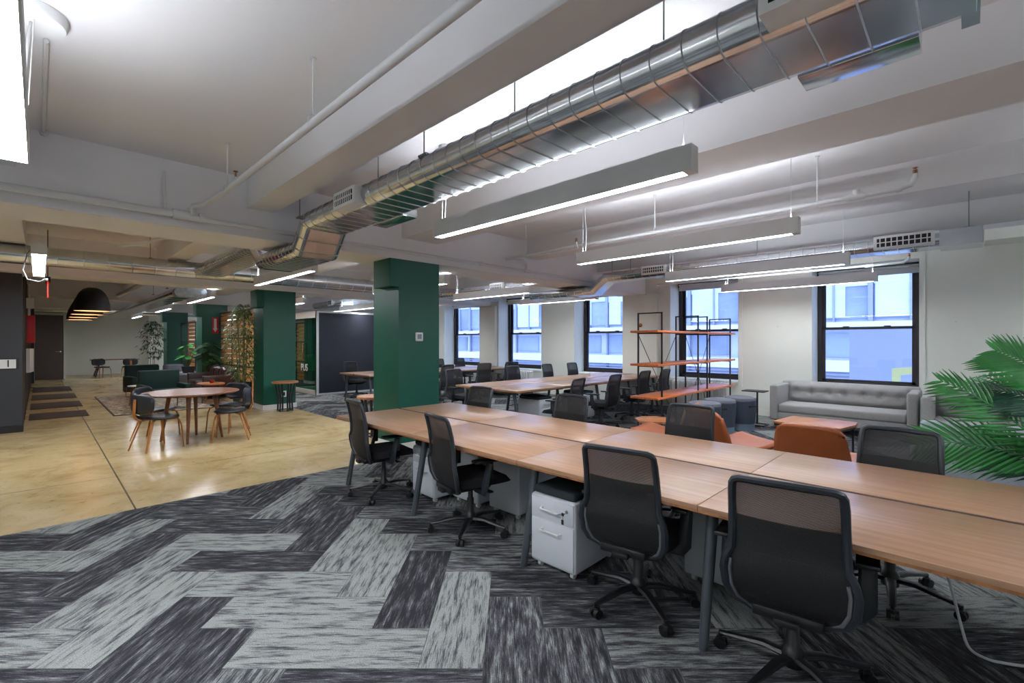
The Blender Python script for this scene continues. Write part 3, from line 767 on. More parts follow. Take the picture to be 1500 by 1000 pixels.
pipe_thing('white sprinkler pipe rising from the girder and running along the ceiling at upper left', [[(GX,1.08,2.79),(GX,1.08,2.87),(GX+.03,1.09,PZ+.01),(GX+.12,1.17,PZ+.02),(-4.9,1.20,2.905),(2.0,1.26,2.93)]],
    [(-2.97,1.22,2.915),(-4.80,1.20,2.905)], [((GX,1.08,2.80),(GX,1.08,2.87))], [(-4.55,1.20,2.93)], r=.025)
t2 = pipe_thing('white sprinkler pipe along the ceiling between the pendant lamps with an end sprinkler', [[(GX,6.05,2.775),(GX,6.05,2.90),(GX+.05,5.9,2.94),(GX+.1,5.45,2.90),(-5.3,5.30,2.87),(-.45,5.30,2.87),(-.36,5.30,2.89),(-.33,5.30,2.95)]],
    [(-4.9,5.30,2.87),(-2.75,5.30,2.87),(-1.05,5.30,2.87)], [((-.80,5.30,2.87),(-.68,5.30,2.87)),((-.74,5.30,2.87),(-.74,5.30,2.93)),((-.46,5.30,2.87),(-.42,5.30,2.875)),((-3.98,5.30,2.87),(-3.9,5.30,2.87))], [(-3.94,5.30,2.90),(-.33,5.30,2.95)], r=.022)
pipe_thing('short white sprinkler pipe near the windows below the window side duct', [[(-5.0,9.75,2.80),(-.75,9.75,2.80),(-.68,9.75,2.86)]], [(-3.2,9.75,2.80)], [((-1.25,9.75,2.80),(-1.13,9.75,2.80))], [(-.68,9.75,2.86)], r=.022)
pipe_thing('white pipe crossing above the second green column', [[(-12.3,-.1,2.86),(-12.3,8.0,2.86)]], [(-12.3,1.5,2.86),(-12.3,3.0,2.86),(-12.3,4.6,2.86)], r=.020)
t = pipe_thing('thick old pipe turning up at the ceiling beyond the walkway lamp', [[(-12.25,1.62,3.2),(-12.25,1.62,2.86),(-12.35,1.60,2.80),(-19.5,1.5,2.80)]], [(-14.0,1.6,2.80)], [((-12.25,1.62,2.82),(-12.25,1.62,2.96))], r=.05)
t = pipe_thing('short white pipe with a sprinkler in the bay behind the nearest girder', [[(-6.9,1.35,2.92),(-7.6,1.0,2.82),(-8.1,.75,2.80)]], [], [((-6.88,1.45,2.96),(-6.88,1.45,2.86))], [(-6.88,1.45,2.95)], r=.02)
for (x, y, k) in ((GX+.0,.70,'left'),(GX+.0,4.55,'right')): pass
m_ = MB(); m_.cyl((GX-.04,.86,2.83),(GX-.04,.86,3.2),.014,n=8)
tag(m_.build('conduit', M['pipe']), 'short vertical white conduit on the face of the nearest girder', 'conduit')

# ---------------------------------------------------------------- black dome pendants
def make_dome():
    t = thing('dome_pendant', '', 'lamp')
    prof = [(.02,.50),(.08,.495),(.15,.46),(.215,.38),(.262,.27),(.288,.15),(.30,0)]
    m2 = MB(); m2.lathe(prof, 36, cap=False); o = m2.build('shade', M['pend'], t)
    m2 = MB(); m2.lathe([(r-.006, z-.004 if z > 0 else 0) for r, z in prof], 36, cap=False); m2.build('shade_lining', M['pendin'], t)
    m2 = MB(); m2.lathe([(.0,.20),(.045,.21),(.06,.26),(.045,.31),(.02,.35),(0,.36)], 16, cap=False); m2.build('bulb', M['bulb'], t)
    m2 = MB(); m2.cyl((0,0,.49),(0,0,.54),.03,.015,n=12); m2.cyl((0,0,.54),(0,0,CZ-2.18),.004,n=6); m2.build('cord', M['cable'], t)
    return t
dome0 = make_dome()
pos = [(-13.35,.80),(-15.2,.82),(-17.1,.84),(-19.0,.86)]
lab = ['nearest of the four black dome pendants over the walkway, the largest one', 'second nearest black dome pendant over the walkway', 'third black dome pendant over the walkway', 'farthest and smallest black dome pendant over the walkway']
for i, (x, y) in enumerate(pos):
    if i == 0: dome0.location = (x, y, 2.18); dome0['label'] = lab[0]; dome0['group'] = 'black dome pendants over the walkway'
    else: dup(dome0, (x, y, 2.18), 0, lab[i], 'black dome pendants over the walkway')
# ---------------------------------------------------------------- bench desks
def bench(name_label, seams, y0, y1, along='x', panels=True):
    """two rows of tops back to back with a dark strip for shade in the gap between; legs splay outward under each seam"""
    L0, L1 = seams[0], seams[-1]; ym = (y0+y1)/2
    t = thing('bench_desk', name_label, 'desk', ((L0+L1)/2, ym, 0) if along == 'x' else (ym, (L0+L1)/2, 0))
    def P(a, b, z):      # a along, b across, relative to the centre
        return (a-(L0+L1)/2, b-ym, z) if along == 'x' else (b-ym, a-(L0+L1)/2, z)
    def bxx(mb, a0, a1, b0, b1, z0, z1, bev=0):
        p, q = P(a0, b0, z0), P(a1, b1, z1); mb.box(p[0], q[0], p[1], q[1], z0, z1, bev)
    dm = M['desk'] if along == 'x' else M['deskY']
    for a, b in zip(seams, seams[1:]):
        for (c, d) in ((y0, ym-.019), (ym+.019, y1)):
            o = MB(); bxx(o, a+.0018, b-.0018, c, d, .712, .735, .0012); top = o.build('tabletop', dm, t)
            o = MB(); bxx(o, a+.0015, b-.0015, c+.001, d-.001, .700, .7125); o.build('edge_ply', M['deskedge'], top)
    inset = .10
    for k, a in enumerate(seams):
        aa = a+(.12 if k == 0 else (-.12 if k == len(seams)-1 else 0))
        for (foot, top_) in ((y0+.07, y0+.20), (y1-.07, y1-.20)):
            o = MB(); o.tube([P(aa, foot, .0), P(aa, foot+(.002 if foot < ym else -.002), .012), P(aa, top_, .69)], [.021,.024,.030], 14); o.build('leg', M['leggrey'], t)
        o = MB(); bxx(o, aa-.025, aa+.025, y0+.17, y1-.17, .655, .70, .004); o.build('crossbar', M['leggrey'], t)
    for c in (y0+.22, y1-.22):
        o = MB(); bxx(o, L0+.12, L1-.12, c-.02, c+.02, .665, .70); o.build('beam', M['leggrey'], t)
    o = MB(); bxx(o, L0, L1, ym-.0185, ym+.0185, .702, .7325); o.build('gap_shade_strip', M['slot'], t)  # dark strip fills the gap, its colour painting the shade between the tops
    o = MB(); bxx(o, L0+.3, L1-.3, ym-.11, ym+.11, .58, .60); bxx(o, L0+.3, L1-.3, ym-.11, ym-.10, .60, .67); bxx(o, L0+.3, L1-.3, ym+.10, ym+.11, .60, .67); o.build('cable_tray', M['leggrey'], t)
    return t
bench('long wooden bench desk in the foreground running to the right edge', [-4.84, -3.48, -2.16, -.94, .30, 1.56], 2.24, 3.77)
bench('middle wooden bench desk row running toward the windows beyond the front desk', [5.36, 6.60, 7.84, 9.08, 10.30], -6.72, -5.14, 'y')
bench('farthest wooden bench desk running toward the windows beside the dark meeting pod', [5.40, 6.64, 7.88, 9.12, 10.30], -11.5, -9.98, 'y')

# ---------------------------------------------------------------- task chairs: sitter faces +y
def make_task_chair():
    t = thing('task_chair', '', 'chair')
    b = MB()
    for k in range(5):
        a = PI/2+2*PI*k/5+.2; c, s_ = math.cos(a), math.sin(a)
        b.tube([(c*.02, s_*.02, .105), (c*.12, s_*.12, .112), (c*.27, s_*.27, .085), (c*.315, s_*.315, .078)], [.030,.026,.019,.016], 8, ry=.018)
    b.lathe([(.0,.06),(.045,.065),(.048,.13),(.035,.15),(.028,.16),(.028,.27),(.02,.28),(.02,.40),(0,.40)], 14, cap=False)
    b.build('star_base', M['plastic'], t)
    for k in range(5):
        a = PI/2+2*PI*k/5+.2; c, s_ = math.cos(a), math.sin(a); o = MB(); x, y = c*.315, s_*.315
        tx, ty = -s_, c
        o.cyl((x, y, .05), (x, y, .085), .011, n=8)
        for s2 in (-1, 1): o.cyl((x+tx*s2*.008, y+ty*s2*.008, .029), (x+tx*s2*.028, y+ty*s2*.028, .029), .029, .026, n=14)
        o.box(x-.018, x+.018, y-.018, y+.018, .035, .06, .006); o.build('caster', M['plastic'], t)
    m2 = MB(); m2.box(-.11, .11, -.16, .13, .365, .405, .012); m2.box(-.045, .045, -.27, -.13, .37, .40, .008); m2.cyl((.10,.05,.385),(.22,.05,.38),.008,n=8); m2.box(.20,.25,.03,.07,.372,.386,.004)
    m2.build('mechanism', M['plastic'], t)
    # seat cushion with a waterfall front
    def seat(u, v, top):
        x = (u-.5)*.49; y = -.22+v*.48
        ex = abs(u-.5)*2; ey = abs(v-.5)*2
        corner = max(0, ex**4+ey**4-1)
        x *= 1-.10*max(0, ey**5); y2 = .02+(y-.02)*(1-.05*ex**5)
        z = (.487 if top else .415)+(-.028*max(0, (v-.75)/.25)**2 if top else .0)+(.008*ex**3 if top else .01)
        edge = max(ex, ey)
        if edge > .98: z = (.455 if top else .435)
        return (x, y2, z)
    m2 = MB(); m2.grid(lambda u, v: seat(u, v, True), 12, 12); m2.grid(lambda u, v: seat(u, v, False), 12, 12)
    bmesh.ops.remove_doubles(m2.bm, verts=m2.bm.verts, dist=.024)
    m2.build('seat', M['fabric_black'], t)
    # back: hourglass frame swept as a loop, mesh stretched in it
    K = [(.395,.165,-.185),(.425,.210,-.215),(.48,.234,-.235),(.56,.240,-.250),(.61,.232,-.256),(.66,.208,-.250),(.74,.204,-.252),(.84,.201,-.266),(.92,.199,-.284),(.965,.195,-.297)]
    def edge(z):
        for (a, b_) in zip(K, K[1:]):
            if a[0] <= z <= b_[0]:
                f = (z-a[0])/(b_[0]-a[0]); return (a[1]+(b_[1]-a[1])*f, a[2]+(b_[2]-a[2])*f)
        return (K[-1][1], K[-1][2]) if z > K[-1][0] else (K[0][1], K[0][2])
    loop = [(w, y, z) for z, w, y in K]+[(.188,-.302,.980),(.168,-.308,.989),(0,-.324,.994),(-.168,-.308,.989),(-.188,-.302,.980)]+[(-w, y, z) for z, w, y in reversed(K)]+[(-.14,-.185,.383),(0,-.205,.378),(.14,-.185,.383)]
    m2 = MB()
    m2.tube(loop, .0165, 8, closed=True); fr = m2.build('back_frame', M['frameplastic'], t)
    m2 = MB(); lo_ = [(w*.90, y+.0, z) for z, w, y in K[:5]][::-1]+[(.12,-.19,.402),(0,-.208,.398),(-.12,-.19,.402)]+[(-w*.90, y+.0, z) for z, w, y in K[:5]]
    m2.tube(lo_, .0085, 6); m2.build('lower_rim', M['rim'], fr)
    m2 = MB(); m2.box(-.13,.13,-.245,-.175,.375,.425,.012); m2.build('lower_brace', M['plastic'], fr)
    def back(u, v):
        z = .385+v*.60; w, y = edge(z); x = (u-.5)*2*w*.975
        bulge = -.022*(1-(2*u-1)**2)
        return (x, y+bulge+.004, z)
    m2 = MB(); m2.grid(back, 10, 16); m2.build('back_mesh', M['mesh'], t)
    def pad(u, v):
        z = .41+v*.40; w, y = edge(z); x = (u-.5)*2*w*.95; return (x, y-.022*(1-(2*u-1)**2)+.022, z)
    m2 = MB(); m2.grid(pad, 8, 8); m2.build('back_lining', M['mesh_dense'], t)
    m2 = MB(); m2.box(-.13, .13, -.262, -.245, .585, .66, .008); m2.build('lumbar_pad', M['plastic'], t)
    for s in (-1, 1):
        a = MB(); a.tube([(s*.12, -.02, .385), (s*.245, -.02, .39), (s*.268, -.02, .43), (s*.272, .02, .62)], [.016,.018,.020,.017], 8, ry=.03); a.box(s*.272-.02, s*.272+.02, -.005, .045, .50, .635, .008)
        ar = a.build('armrest', M['frameplastic'], t)
        MB().box(s*.27-.042, s*.27+.042, -.12, .13, .635, .66, .011).build('arm_pad', M['plastic'], ar)
    return t
chair0 = make_task_chair(); cu = [0]
def put_chair(x, y, deg, label, group, sz=.96):
    if not cu[0]:
        cu[0] = 1; chair0.location = (x, y, .004); chair0.rotation_euler = (0, 0, math.radians(deg)); chair0['label'] = label; chair0['group'] = group; chair0.scale = (1, 1, sz)
    else: dup(chair0, (x, y, .004), math.radians(deg), label, group).scale = (1, 1, sz)
g1 = 'mesh task chairs along the near side of the front desk'
for x, y, d, l in ((-4.18,2.42,-8,'black mesh task chair at the left end of the front desk, nearest the green column'),
                   (-2.88,2.45,-12,'black mesh task chair turned sideways between the two white cabinets of the front desk'),
                   (-1.38,2.46,8,'black mesh task chair just right of the white cabinet with keys'),
                   (-.57,2.40,8,'largest black mesh task chair at the bottom right, beside the grey desk leg')):
    put_chair(x, y, d, l, g1)
g2 = 'mesh task chairs along the far side of the front desk'
for x, y, d, l in ((-4.33,3.56,180,'black task chair back over the far edge of the desk, nearest the green column'),
                   (-2.98,3.64,180,'black task chair back over the far edge of the desk, before the middle row'),
                   (-1.77,4.12-.34,180,'black task chair back over the desk, before the drum stools'),
                   (-.34,3.60,176,'black task chair back over the far edge of the front desk, left of the palm')):
    put_chair(x, y, d, l, g2)
g3 = 'mesh task chairs around the middle desk row'
for x, y, d, l in ((-4.55,5.75,100,'task chair on the near side of the middle desk row, closest to its free end'),
                   (-4.62,6.92,95,'task chair on the near side of the middle desk row beside a white cabinet'),
                   (-4.75,8.20,92,'task chair just left of the bookshelf at the middle desk row'),
                   (-4.72,8.98,92,'task chair seen through the left end of the bookshelf'),
                   (-7.22,5.95,-88,'task chair on the far side of the middle row, closest to the green column'),
                   (-7.25,7.70,-90,'task chair on the far side of the middle row, before a radiator'),
                   (-7.25,8.95,-85,'task chair on the far side of the middle desk row, left of the middle window'),
                   (-7.25,9.95,-90,'task chair on the far side of the middle row, right under the middle window')):
    put_chair(x, y, d, l, g3)
g4 = 'mesh task chairs around the farthest desk row'
for x, y, d, l in ((-9.35,6.95,98,'task chair partly hidden by the right edge of the nearest green column'),
                   (-9.35,8.25,80,'tall looking task chair back between the farthest and the middle desk rows'),
                   (-9.35,9.30,75,'task chair turned toward the window at the farthest desk row'),
                   (-12.05,9.15,-88,'task chair beyond the farthest desk row, left of the leftmost window'),
                   (-12.05,10.0,-92,'task chair beyond the farthest desk row, under the leftmost window'),
                   (-12.05,6.15,-80,'task chair in front of the dark meeting pod at the farthest desk row')):
    put_chair(x, y, d, l, g4)

# ---------------------------------------------------------------- pedestal cabinets: drawers face -y
def make_cab():
    t = thing('pedestal_cabinet', '', 'cabinet')
    W, D, H = .37, .52, .50
    m2 = MB(); m2.box(-W/2, W/2, 0, D, .045, H, .018, seg=3); m2.build('body', M['cab'], t)
    for (z0, z1) in ((.350, .487), (.062, .338)):
        dr = MB().box(-W/2+.012, W/2-.012, -.006, .012, z0, z1, .004).build('drawer', M['cab'], t)
        h = MB(); zc = z1-.055 if z1 < .4 else z1-.065; h.tube([(-.078,-.004,zc+.003),(-.072,-.038,zc+.002),(.072,-.038,zc-.002),(.078,-.004,zc-.003)], .0068, 8); h.build('handle', M['white'], dr)
    m2 = MB(); m2.cyl((.125,-.012,.44),(.125,-.002,.44),.011,n=12); m2.build('lock', M['chrome'], t)
    for sx in (-1, 1):
        for y in (.05, D-.05):
            m2 = MB(); m2.cyl((sx*(W/2-.05)-.012, y, .023), (sx*(W/2-.05)+.012, y, .023), .022, n=12); m2.cyl((sx*(W/2-.05), y, .035),(sx*(W/2-.05), y, .05),.012,n=8); m2.build('caster', M['white'], t)
    m2 = MB(); m2.box(-W/2+.012, W/2-.012, .012, D-.012, H, H+.055, .022, seg=3); m2.build('seat_cushion', M['cushion'], t)
    return t
cab0 = make_cab(); cb = [0]
def put_cab(x, y, deg, label, group='white two drawer pedestal cabinets'):
    if not cb[0]:
        cb[0] = 1; cab0.location = (x, y, .004); cab0.rotation_euler = (0,0,math.radians(deg)); cab0['label'] = label; cab0['group'] = group; return cab0
    return dup(cab0, (x, y, .004), math.radians(deg), label, group)
put_cab(-1.95, 2.36, 1, 'white pedestal cabinet with keys hanging in its lock, under the front desk')
put_cab(-3.76, 2.60, -2, 'white pedestal cabinet with black cushion beside the leftmost chair of the front desk')
put_cab(-3.35, 3.30, 180, 'white pedestal cabinet on the far side under the front desk, seen behind the second chair')
put_cab(-2.90, 3.36, 180, 'white pedestal cabinet on the far side under the front desk, just right of its twin')
put_cab(-1.12, 3.42, 180, 'white pedestal cabinet seen from behind, beside the grey desk leg in the foreground')
put_cab(-5.34, 6.30, 90, 'white pedestal cabinet under the near side of the middle desk row, below the free end')
put_cab(-5.30, 7.55, 90, 'white pedestal cabinet beside the task chair left of the bookshelf')
put_cab(-10.2, 7.15, 90, 'white pedestal cabinet under the farthest desk row beside the nearest green column')
k = thing('key_ring', 'pair of small dark keys hanging from the lock of the white cabinet in front', 'keys', (-1.822, 2.340, .44))
m_ = MB(); m_.box(-.002,.002,-.028,-.004,-.002,.002); m_.box(-.010,.010,-.034,-.028,-.008,.012,.003); m_.build('key', M['plastic'], k)
m_ = MB(); m_.tube([(0,-.032,-.008),(.004,-.032,-.022),(0,-.032,-.03)],.0015,5); m_.box(-.010,.009,-.036,-.030,-.062,-.030,.003); m_.build('key', M['plastic'], k)

# ---------------------------------------------------------------- open bookshelf
def shelf_unit(y0, y1, label, x0=-3.94, x1=-3.50, over=.0):
    t = thing('open_bookshelf', label, 'bookshelf', ((x0+x1)/2, (y0+y1)/2, .004), 0, 'industrial open bookshelves')
    w = (x1-x0)/2; l = (y1-y0)/2; b = .011
    for s in (-1, 1):
        y = s*(l-.20)
        f = MB(); f.box(-w, -w+2*b, y-b, y+b, 0, 2.0); f.box(w-2*b, w, y-b, y+b, 0, 2.0); f.box(-w, w, y-b, y+b, 1.98, 2.0)
        for z in (.60, 1.13, 1.67): f.box(-w, w, y-b, y+b, z-.022, z)
        f.build('side_frame', M['black'], t)
    f = MB()
    for z0, z1 in ((.62, 1.64),):
        pass
    for (a, c) in ((1, -1), (-1, 1)): f.cyl((-w+b, a*(l-.2), 1.64), (-w+b, c*(l-.2), .04), .006, n=6)
    f.build('cross_brace', M['black'], t)
    for z in (.60, 1.13, 1.67):
        MB().box(-w-.02, w-.025, -l, l, z, z+.035, .004).build('shelf', M['shelfwood'], t) if False else MB().box(-w+2*b-.045, w-2*b+.045, -l, l, z+.0, z+.035, .004).build('shelf', M['shelfwood'], t)
    return t
shelf_unit(6.80, 8.60, 'black framed open bookshelf with three wood shelves, nearer of the two')
shelf_unit(8.61, 10.19, 'black framed open bookshelf with three wood shelves, in front of the radiator by the window')

# ---------------------------------------------------------------- radiators
def radiator(xc, n, label):
    t = thing('radiator', label, 'radiator', (xc, 10.33, .004), 0, 'white cast iron radiators under the windows')
    W = .070; first = None
    for i in range(n):
        x = (i-(n-1)/2)*W
        if first is None:
            m2 = MB()
            for y in (-.07, 0, .07): m2.tube([(0,y,.06),(0,y,.60)], .019, 8)
            m2.tube([(0,-.075,.58),(0,-.06,.625),(0,.06,.625),(0,.075,.58)], .023, 8); m2.tube([(0,-.08,.0),(0,-.07,.08),(0,.07,.08),(0,.08,.0)], .02, 8)
            first = m2.build('section', M['radiator'], t); first.location = (x, 0, 0)
        else:
            o = first.copy(); COL.objects.link(o); o.parent = t; o.location = (x, 0, 0)
    m2 = MB(); m2.tube([(n/2*W, 0, .10), (n/2*W+.08, 0, .10), (n/2*W+.08, 0, .0)], .014, 8); m2.cyl((n/2*W+.08,0,.12),(n/2*W+.08,0,.17),.022,n=10); m2.build('valve', M['radiator'], t)
    return t
radiator(-4.28, 18, 'white cast iron radiator behind the open bookshelf')
radiator(-9.95, 18, 'white cast iron radiator below the second window from the left')
# roller blinds
for i, (a, b) in enumerate(OPEN):
    lab = ['rolled up white blind at the top of the leftmost window', 'rolled up white blind at the top of the second window from the left', 'rolled up white blind at the top of the middle window, before the pilaster', 'rolled up white blind at the top of the window behind the bookshelf', 'rolled up white blind at the top of the rightmost window above the sofa'][i]
    t = thing('roller_blind', lab, 'blind', ((a+b)/2, 10.84, 2.80), 0, 'roller blinds')
    L = (b-a)/2-.02
    m2 = MB(); m2.cyl((-L,0,.075),(L,0,.075),.024,n=12); m2.box(-L,L,.018,.022,-.04,.075); m2.build('roll', M['blind'], t)
    m2 = MB(); m2.box(-L,L,.012,.028,-.055,-.035,.003); m2.build('bottom_bar', M['blind'], t)
    m2 = MB()
    for s in (-1, 1): m2.box(s*L-.006, s*L+.006, -.03, .06, .03, .135)
    m2.build('bracket', M['black'], t)

# ---------------------------------------------------------------- meeting pod
t = thing('meeting_pod', 'dark navy felt meeting pod with a white framed glass door', 'pod', (-14.35, 6.65, .004))
hx, hy, H = 1.16, 1.14, 2.38
m_ = MB(); m_.box(hx-.06, hx, -hy+.05, hy, .05, H-.03)
for z in (.85, 1.62): pass
m_.box(-hx, hx, hy-.06, hy, .05, H-.03); m_.box(-hx, -hx+.06, -hy+.05, hy, .05, H-.03); m_.build('felt_panel', M['podnavy'], t)
m_ = MB()
for z in (.86, 1.62): m_.box(hx, hx+.004, -hy+.06, hy, z-.006, z+.006)
m_.build('panel_joint', M['signblack'], t)
m_ = MB(); m_.box(-hx, hx, -hy, hy, H-.04, H+.02); m_.build('roof', M['podframe'], t)
m_ = MB(); m_.box(-hx, hx, -hy, hy, .0, .05); m_.build('plinth', M['podframe'], t)
m_ = MB()
for x in (-hx, hx-.07): m_.box(x, x+.07, -hy, -hy+.07, .05, H-.04)
m_.box(-hx+.07, hx-.07, -hy, -hy+.06, H-.17, H-.04); m_.box(-hx+.07, hx-.07, -hy, -hy+.06, .05, .13); m_.box(hx-.07,hx+.006,-hy,-hy+.07,0,H+.02); m_.build('front_frame', M['podframe'], t)
m_ = MB(); m_.box(-hx+.07, .44, -hy+.02, -hy+.032, .13, H-.17); m_.box(.45, hx-.07, -hy+.02, -hy+.032, .13, H-.17); pg = m_.build('glass_door', M['podglass'], t)
m_ = MB(); m_.tube([(.28,-hy+.0,1.02),(.28,-hy-.04,1.05),(.28,-hy-.04,1.45),(.28,-hy,1.48)], .012, 8); m_.build('door_handle', M['chrome'], pg)
m_ = MB(); m_.box(-hx+.07, hx-.07, -.55, -.5, .6, 1.1); m_.box(-.5,.6,-.5,0,.40,.46); m_.build('bench_seat', M['podin'], t)
m_ = MB(); m_.box(-hx+.06, hx-.06, hy-.08, hy-.06, .05, H-.05); m_.box(-hx+.06,hx-.06,-hy+.1,hy-.06,.05,.06); m_.build('inner_lining', M['podin'], t)
MB().box(-.5, .5, -.4, .3, H-.09, H-.06).build('pod_lamp', M['podlamp'], t)
def text_mesh(name, s, size, material, parent, loc, rot, depth=.002):
    cu_ = bpy.data.curves.new(name, 'FONT'); cu_.body = s; cu_.size = size; cu_.extrude = depth; cu_.align_x = 'CENTER'; cu_.align_y = 'CENTER'
    o = bpy.data.objects.new(name, cu_); COL.objects.link(o)
    dg = bpy.context.evaluated_depsgraph_get(); me = bpy.data.meshes.new_from_object(o.evaluated_get(dg)); bpy.data.objects.remove(o)
    me.materials.clear(); me.materials.append(material)
    q = bpy.data.objects.new(name, me); COL.objects.link(q); q.parent = parent; q.location = loc; q.rotation_euler = rot; return q
text_mesh('lettering', 'PUS', .30, M['signwhite'], t, (.27, -hy+.012, 1.0-.25), (PI/2, 0, 0))

# ---------------------------------------------------------------- things on the columns
t = thing('thermostat', 'square white thermostat with a grey screen on the nearest green column', 'thermostat', (-5.66, 3.84, 1.535))
MB().box(0, .022, -.062, .062, 0, .125, .006).build('case', M['signwhite'], t); MB().box(.022, .024, -.036, .036, .03, .10).build('screen', M['screen'], t)
t = thing('fire_extinguisher_sign', 'red sign with a white arrow on the third green column', 'sign', (-16.795, 3.86, 1.78))
MB().box(0, .01, -.09, .09, 0, .50, .003).build('plate', M['red'], t)
m_ = MB(); m_.prism([(-.035,.46),(.035,.46),(.035,.16),(.065,.16),(0,.04),(-.065,.16),(-.035,.16)], .0, .004)
o = m_.build('arrow', M['signwhite'], t); o.rotation_euler = (PI/2, 0, PI/2); o.location = (.01, 0, 0)
t = thing('wall_outlet', 'white outlet plate with a black socket low on the second green column', 'outlet', (-11.21, 3.94, .26))
MB().box(0, .012, -.05, .05, 0, .14, .003).build('plate', M['signwhite'], t); MB().box(.012, .016, -.022, .022, .03, .11).build('socket', M['signblack'], t)
t = thing('room_number_sign', 'white plaque with a black frame and the figure 1 on the black wall', 'sign', (-11.45, -.53, 1.06))
MB().box(0, .012, -.28, .30, 0, .19).build('frame', M['signblack'], t); MB().box(.012, .016, -.26, .26, .02, .17).build('face', M['signwhite'], t)
text_mesh('lettering', '1', .17, M['signblack'], t, (.018, .17, .095), (PI/2, 0, PI/2))
m_ = MB(); m_.cyl((0,0,0),(.02,0,0),.014,n=10); o = m_.build('wall_button', M['signwhite']); o.location = (-11.45, -.50, 1.55); tag(o, 'tiny pale button on the black wall above the number plaque', 'button')
t = thing('extinguisher_cabinet', 'red fire extinguisher box on the dark panelled wall at left', 'extinguisher', (-15.3, -.22, 1.5))
MB().box(-.18, .18, 0, .16, 0, .62, .01).build('case', M['red'], t)
t = thing('junction_box', 'white electrical box high on the dark panelled wall above the red box', 'box', (-14.6, -.22, 2.25))
MB().box(-.12, .12, 0, .14, 0, .22, .01).build('case', M['white'], t); m_ = MB(); m_.cyl((0,.07,.22),(0,.07,.50),.02,n=8); m_.cyl((0,.07,0),(0,.07,-.15),.02,n=8); m_.build('conduit', M['pipe'], t)
t = thing('wall_shelf', 'grey wedge shaped panel on the dark wall below the red box', 'panel', (-14.9, -.22, .75))
m_ = MB(); m_.prism([(-.30,0),(.25,0),(.25,.08),(-.30,.14)], .1, .62); m_.build('panel', M['cab'], t)
t = thing('exit_sign', 'narrow red exit sign hanging from the ceiling above the walkway, seen edge on', 'sign', (-10.6, .10, 2.24))
m_ = MB(); m_.box(-.17, .17, -.03, .03, .24, .32, .006); m_.cyl((0,0,.32),(0,0,CZ-2.24),.006,n=8); m_.build('housing', M['signblack'], t)
m_ = MB(); m_.box(-.16, .16, -.004, .004, .0, .24); m_.build('panel', M['redglow'], t)
text_mesh('lettering', 'EXIT', .17, M['signwhite'], t, (0, -.0055, .12), (PI/2, 0, 0), .001)
t = thing('wall_socket', 'small round sprinkler fitting on the pilaster left of the bookshelf', 'fitting', (-5.75, 10.35, 1.93))
m_ = MB(); m_.lathe([(0,0),(.05,0),(.05,.02),(.02,.03),(.02,.06),(0,.06)], 14, cap=False); o = m_.build('rose', M['brass'], t); o.rotation_euler = (PI/2, 0, 0)
for x, z in ((-2.75, 1.83), (-.15, 1.85)):
    m_ = MB(); m_.cyl((x, WY-.012, z), (x, WY, z), .012, n=8); tag(m_.build('wall_plug', M['cab']), 'small mark of a wall fixing between the bookshelf window and the sofa window' if x < -1 else 'small mark of a wall fixing right of the sofa window', 'fixing')

# white cable
def catmull(P, k=6):
    P = [Vector(p) for p in P]; out = []
    for i in range(len(P)-1):
        a, b, c, d = P[max(i-1, 0)], P[i], P[i+1], P[min(i+2, len(P)-1)]
        for j in range(k):
            t = j/k; out.append(.5*((2*b)+(c-a)*t+(2*a-5*b+4*c-d)*t*t+(3*b-a-3*c+d)*t**3))
    return out+[P[-1]]
m_ = MB(); m_.tube(catmull([(-.10,2.95,.66),(-.11,3.2,.50),(-.09,3.35,.34),(-.06,3.34,.22),(-.03,3.28,.10),(.0,3.22,.02),(.06,3.18,.012),(.13,3.2,.012),(.30,3.28,.012),(.6,3.3,.012),(1.0,3.5,.012)]), .0065, 8)
tag(m_.build('power_cable', M['cable']), 'white power cable falling from the front desk to the carpet at the right edge', 'cable')
# ---------------------------------------------------------------- tufted grey sofas
def tufted(mb, x0, x1, z0, z1, y, depth, nx, nz, lean=.0):
    """buttoned cushion face toward -y"""
    def fn(u, v):
        x = x0+(x1-x0)*u; z = z0+(z1-z0)*v
        e = min(u*nx*2, (1-u)*nx*2, 1)*min(v*4, (1-v)*4, 1)
        d = 0
        for row in range(nz):
            vz = (row+.75)/(nz+.5) if nz > 1 else .55
            for k in range(nx):
                cx = (k+.5)/nx; rr = math.hypot((u-cx)*(x1-x0), (v-vz)*(z1-z0)); d += .045*math.exp(-(rr/.05)**2)+.014*math.exp(-(abs(u-cx)*(x1-x0)/.012))*(.6 if v < .98 else 0)*.5
        d += .010*math.exp(-(abs(v-.55)*(z1-z0)/.02))
        bulge = depth*(1-(1-max(0, min(1, e)))**2)
        return (x, y-bulge+d+lean*v, z)
    mb.grid(fn, int((x1-x0)*60), 26)
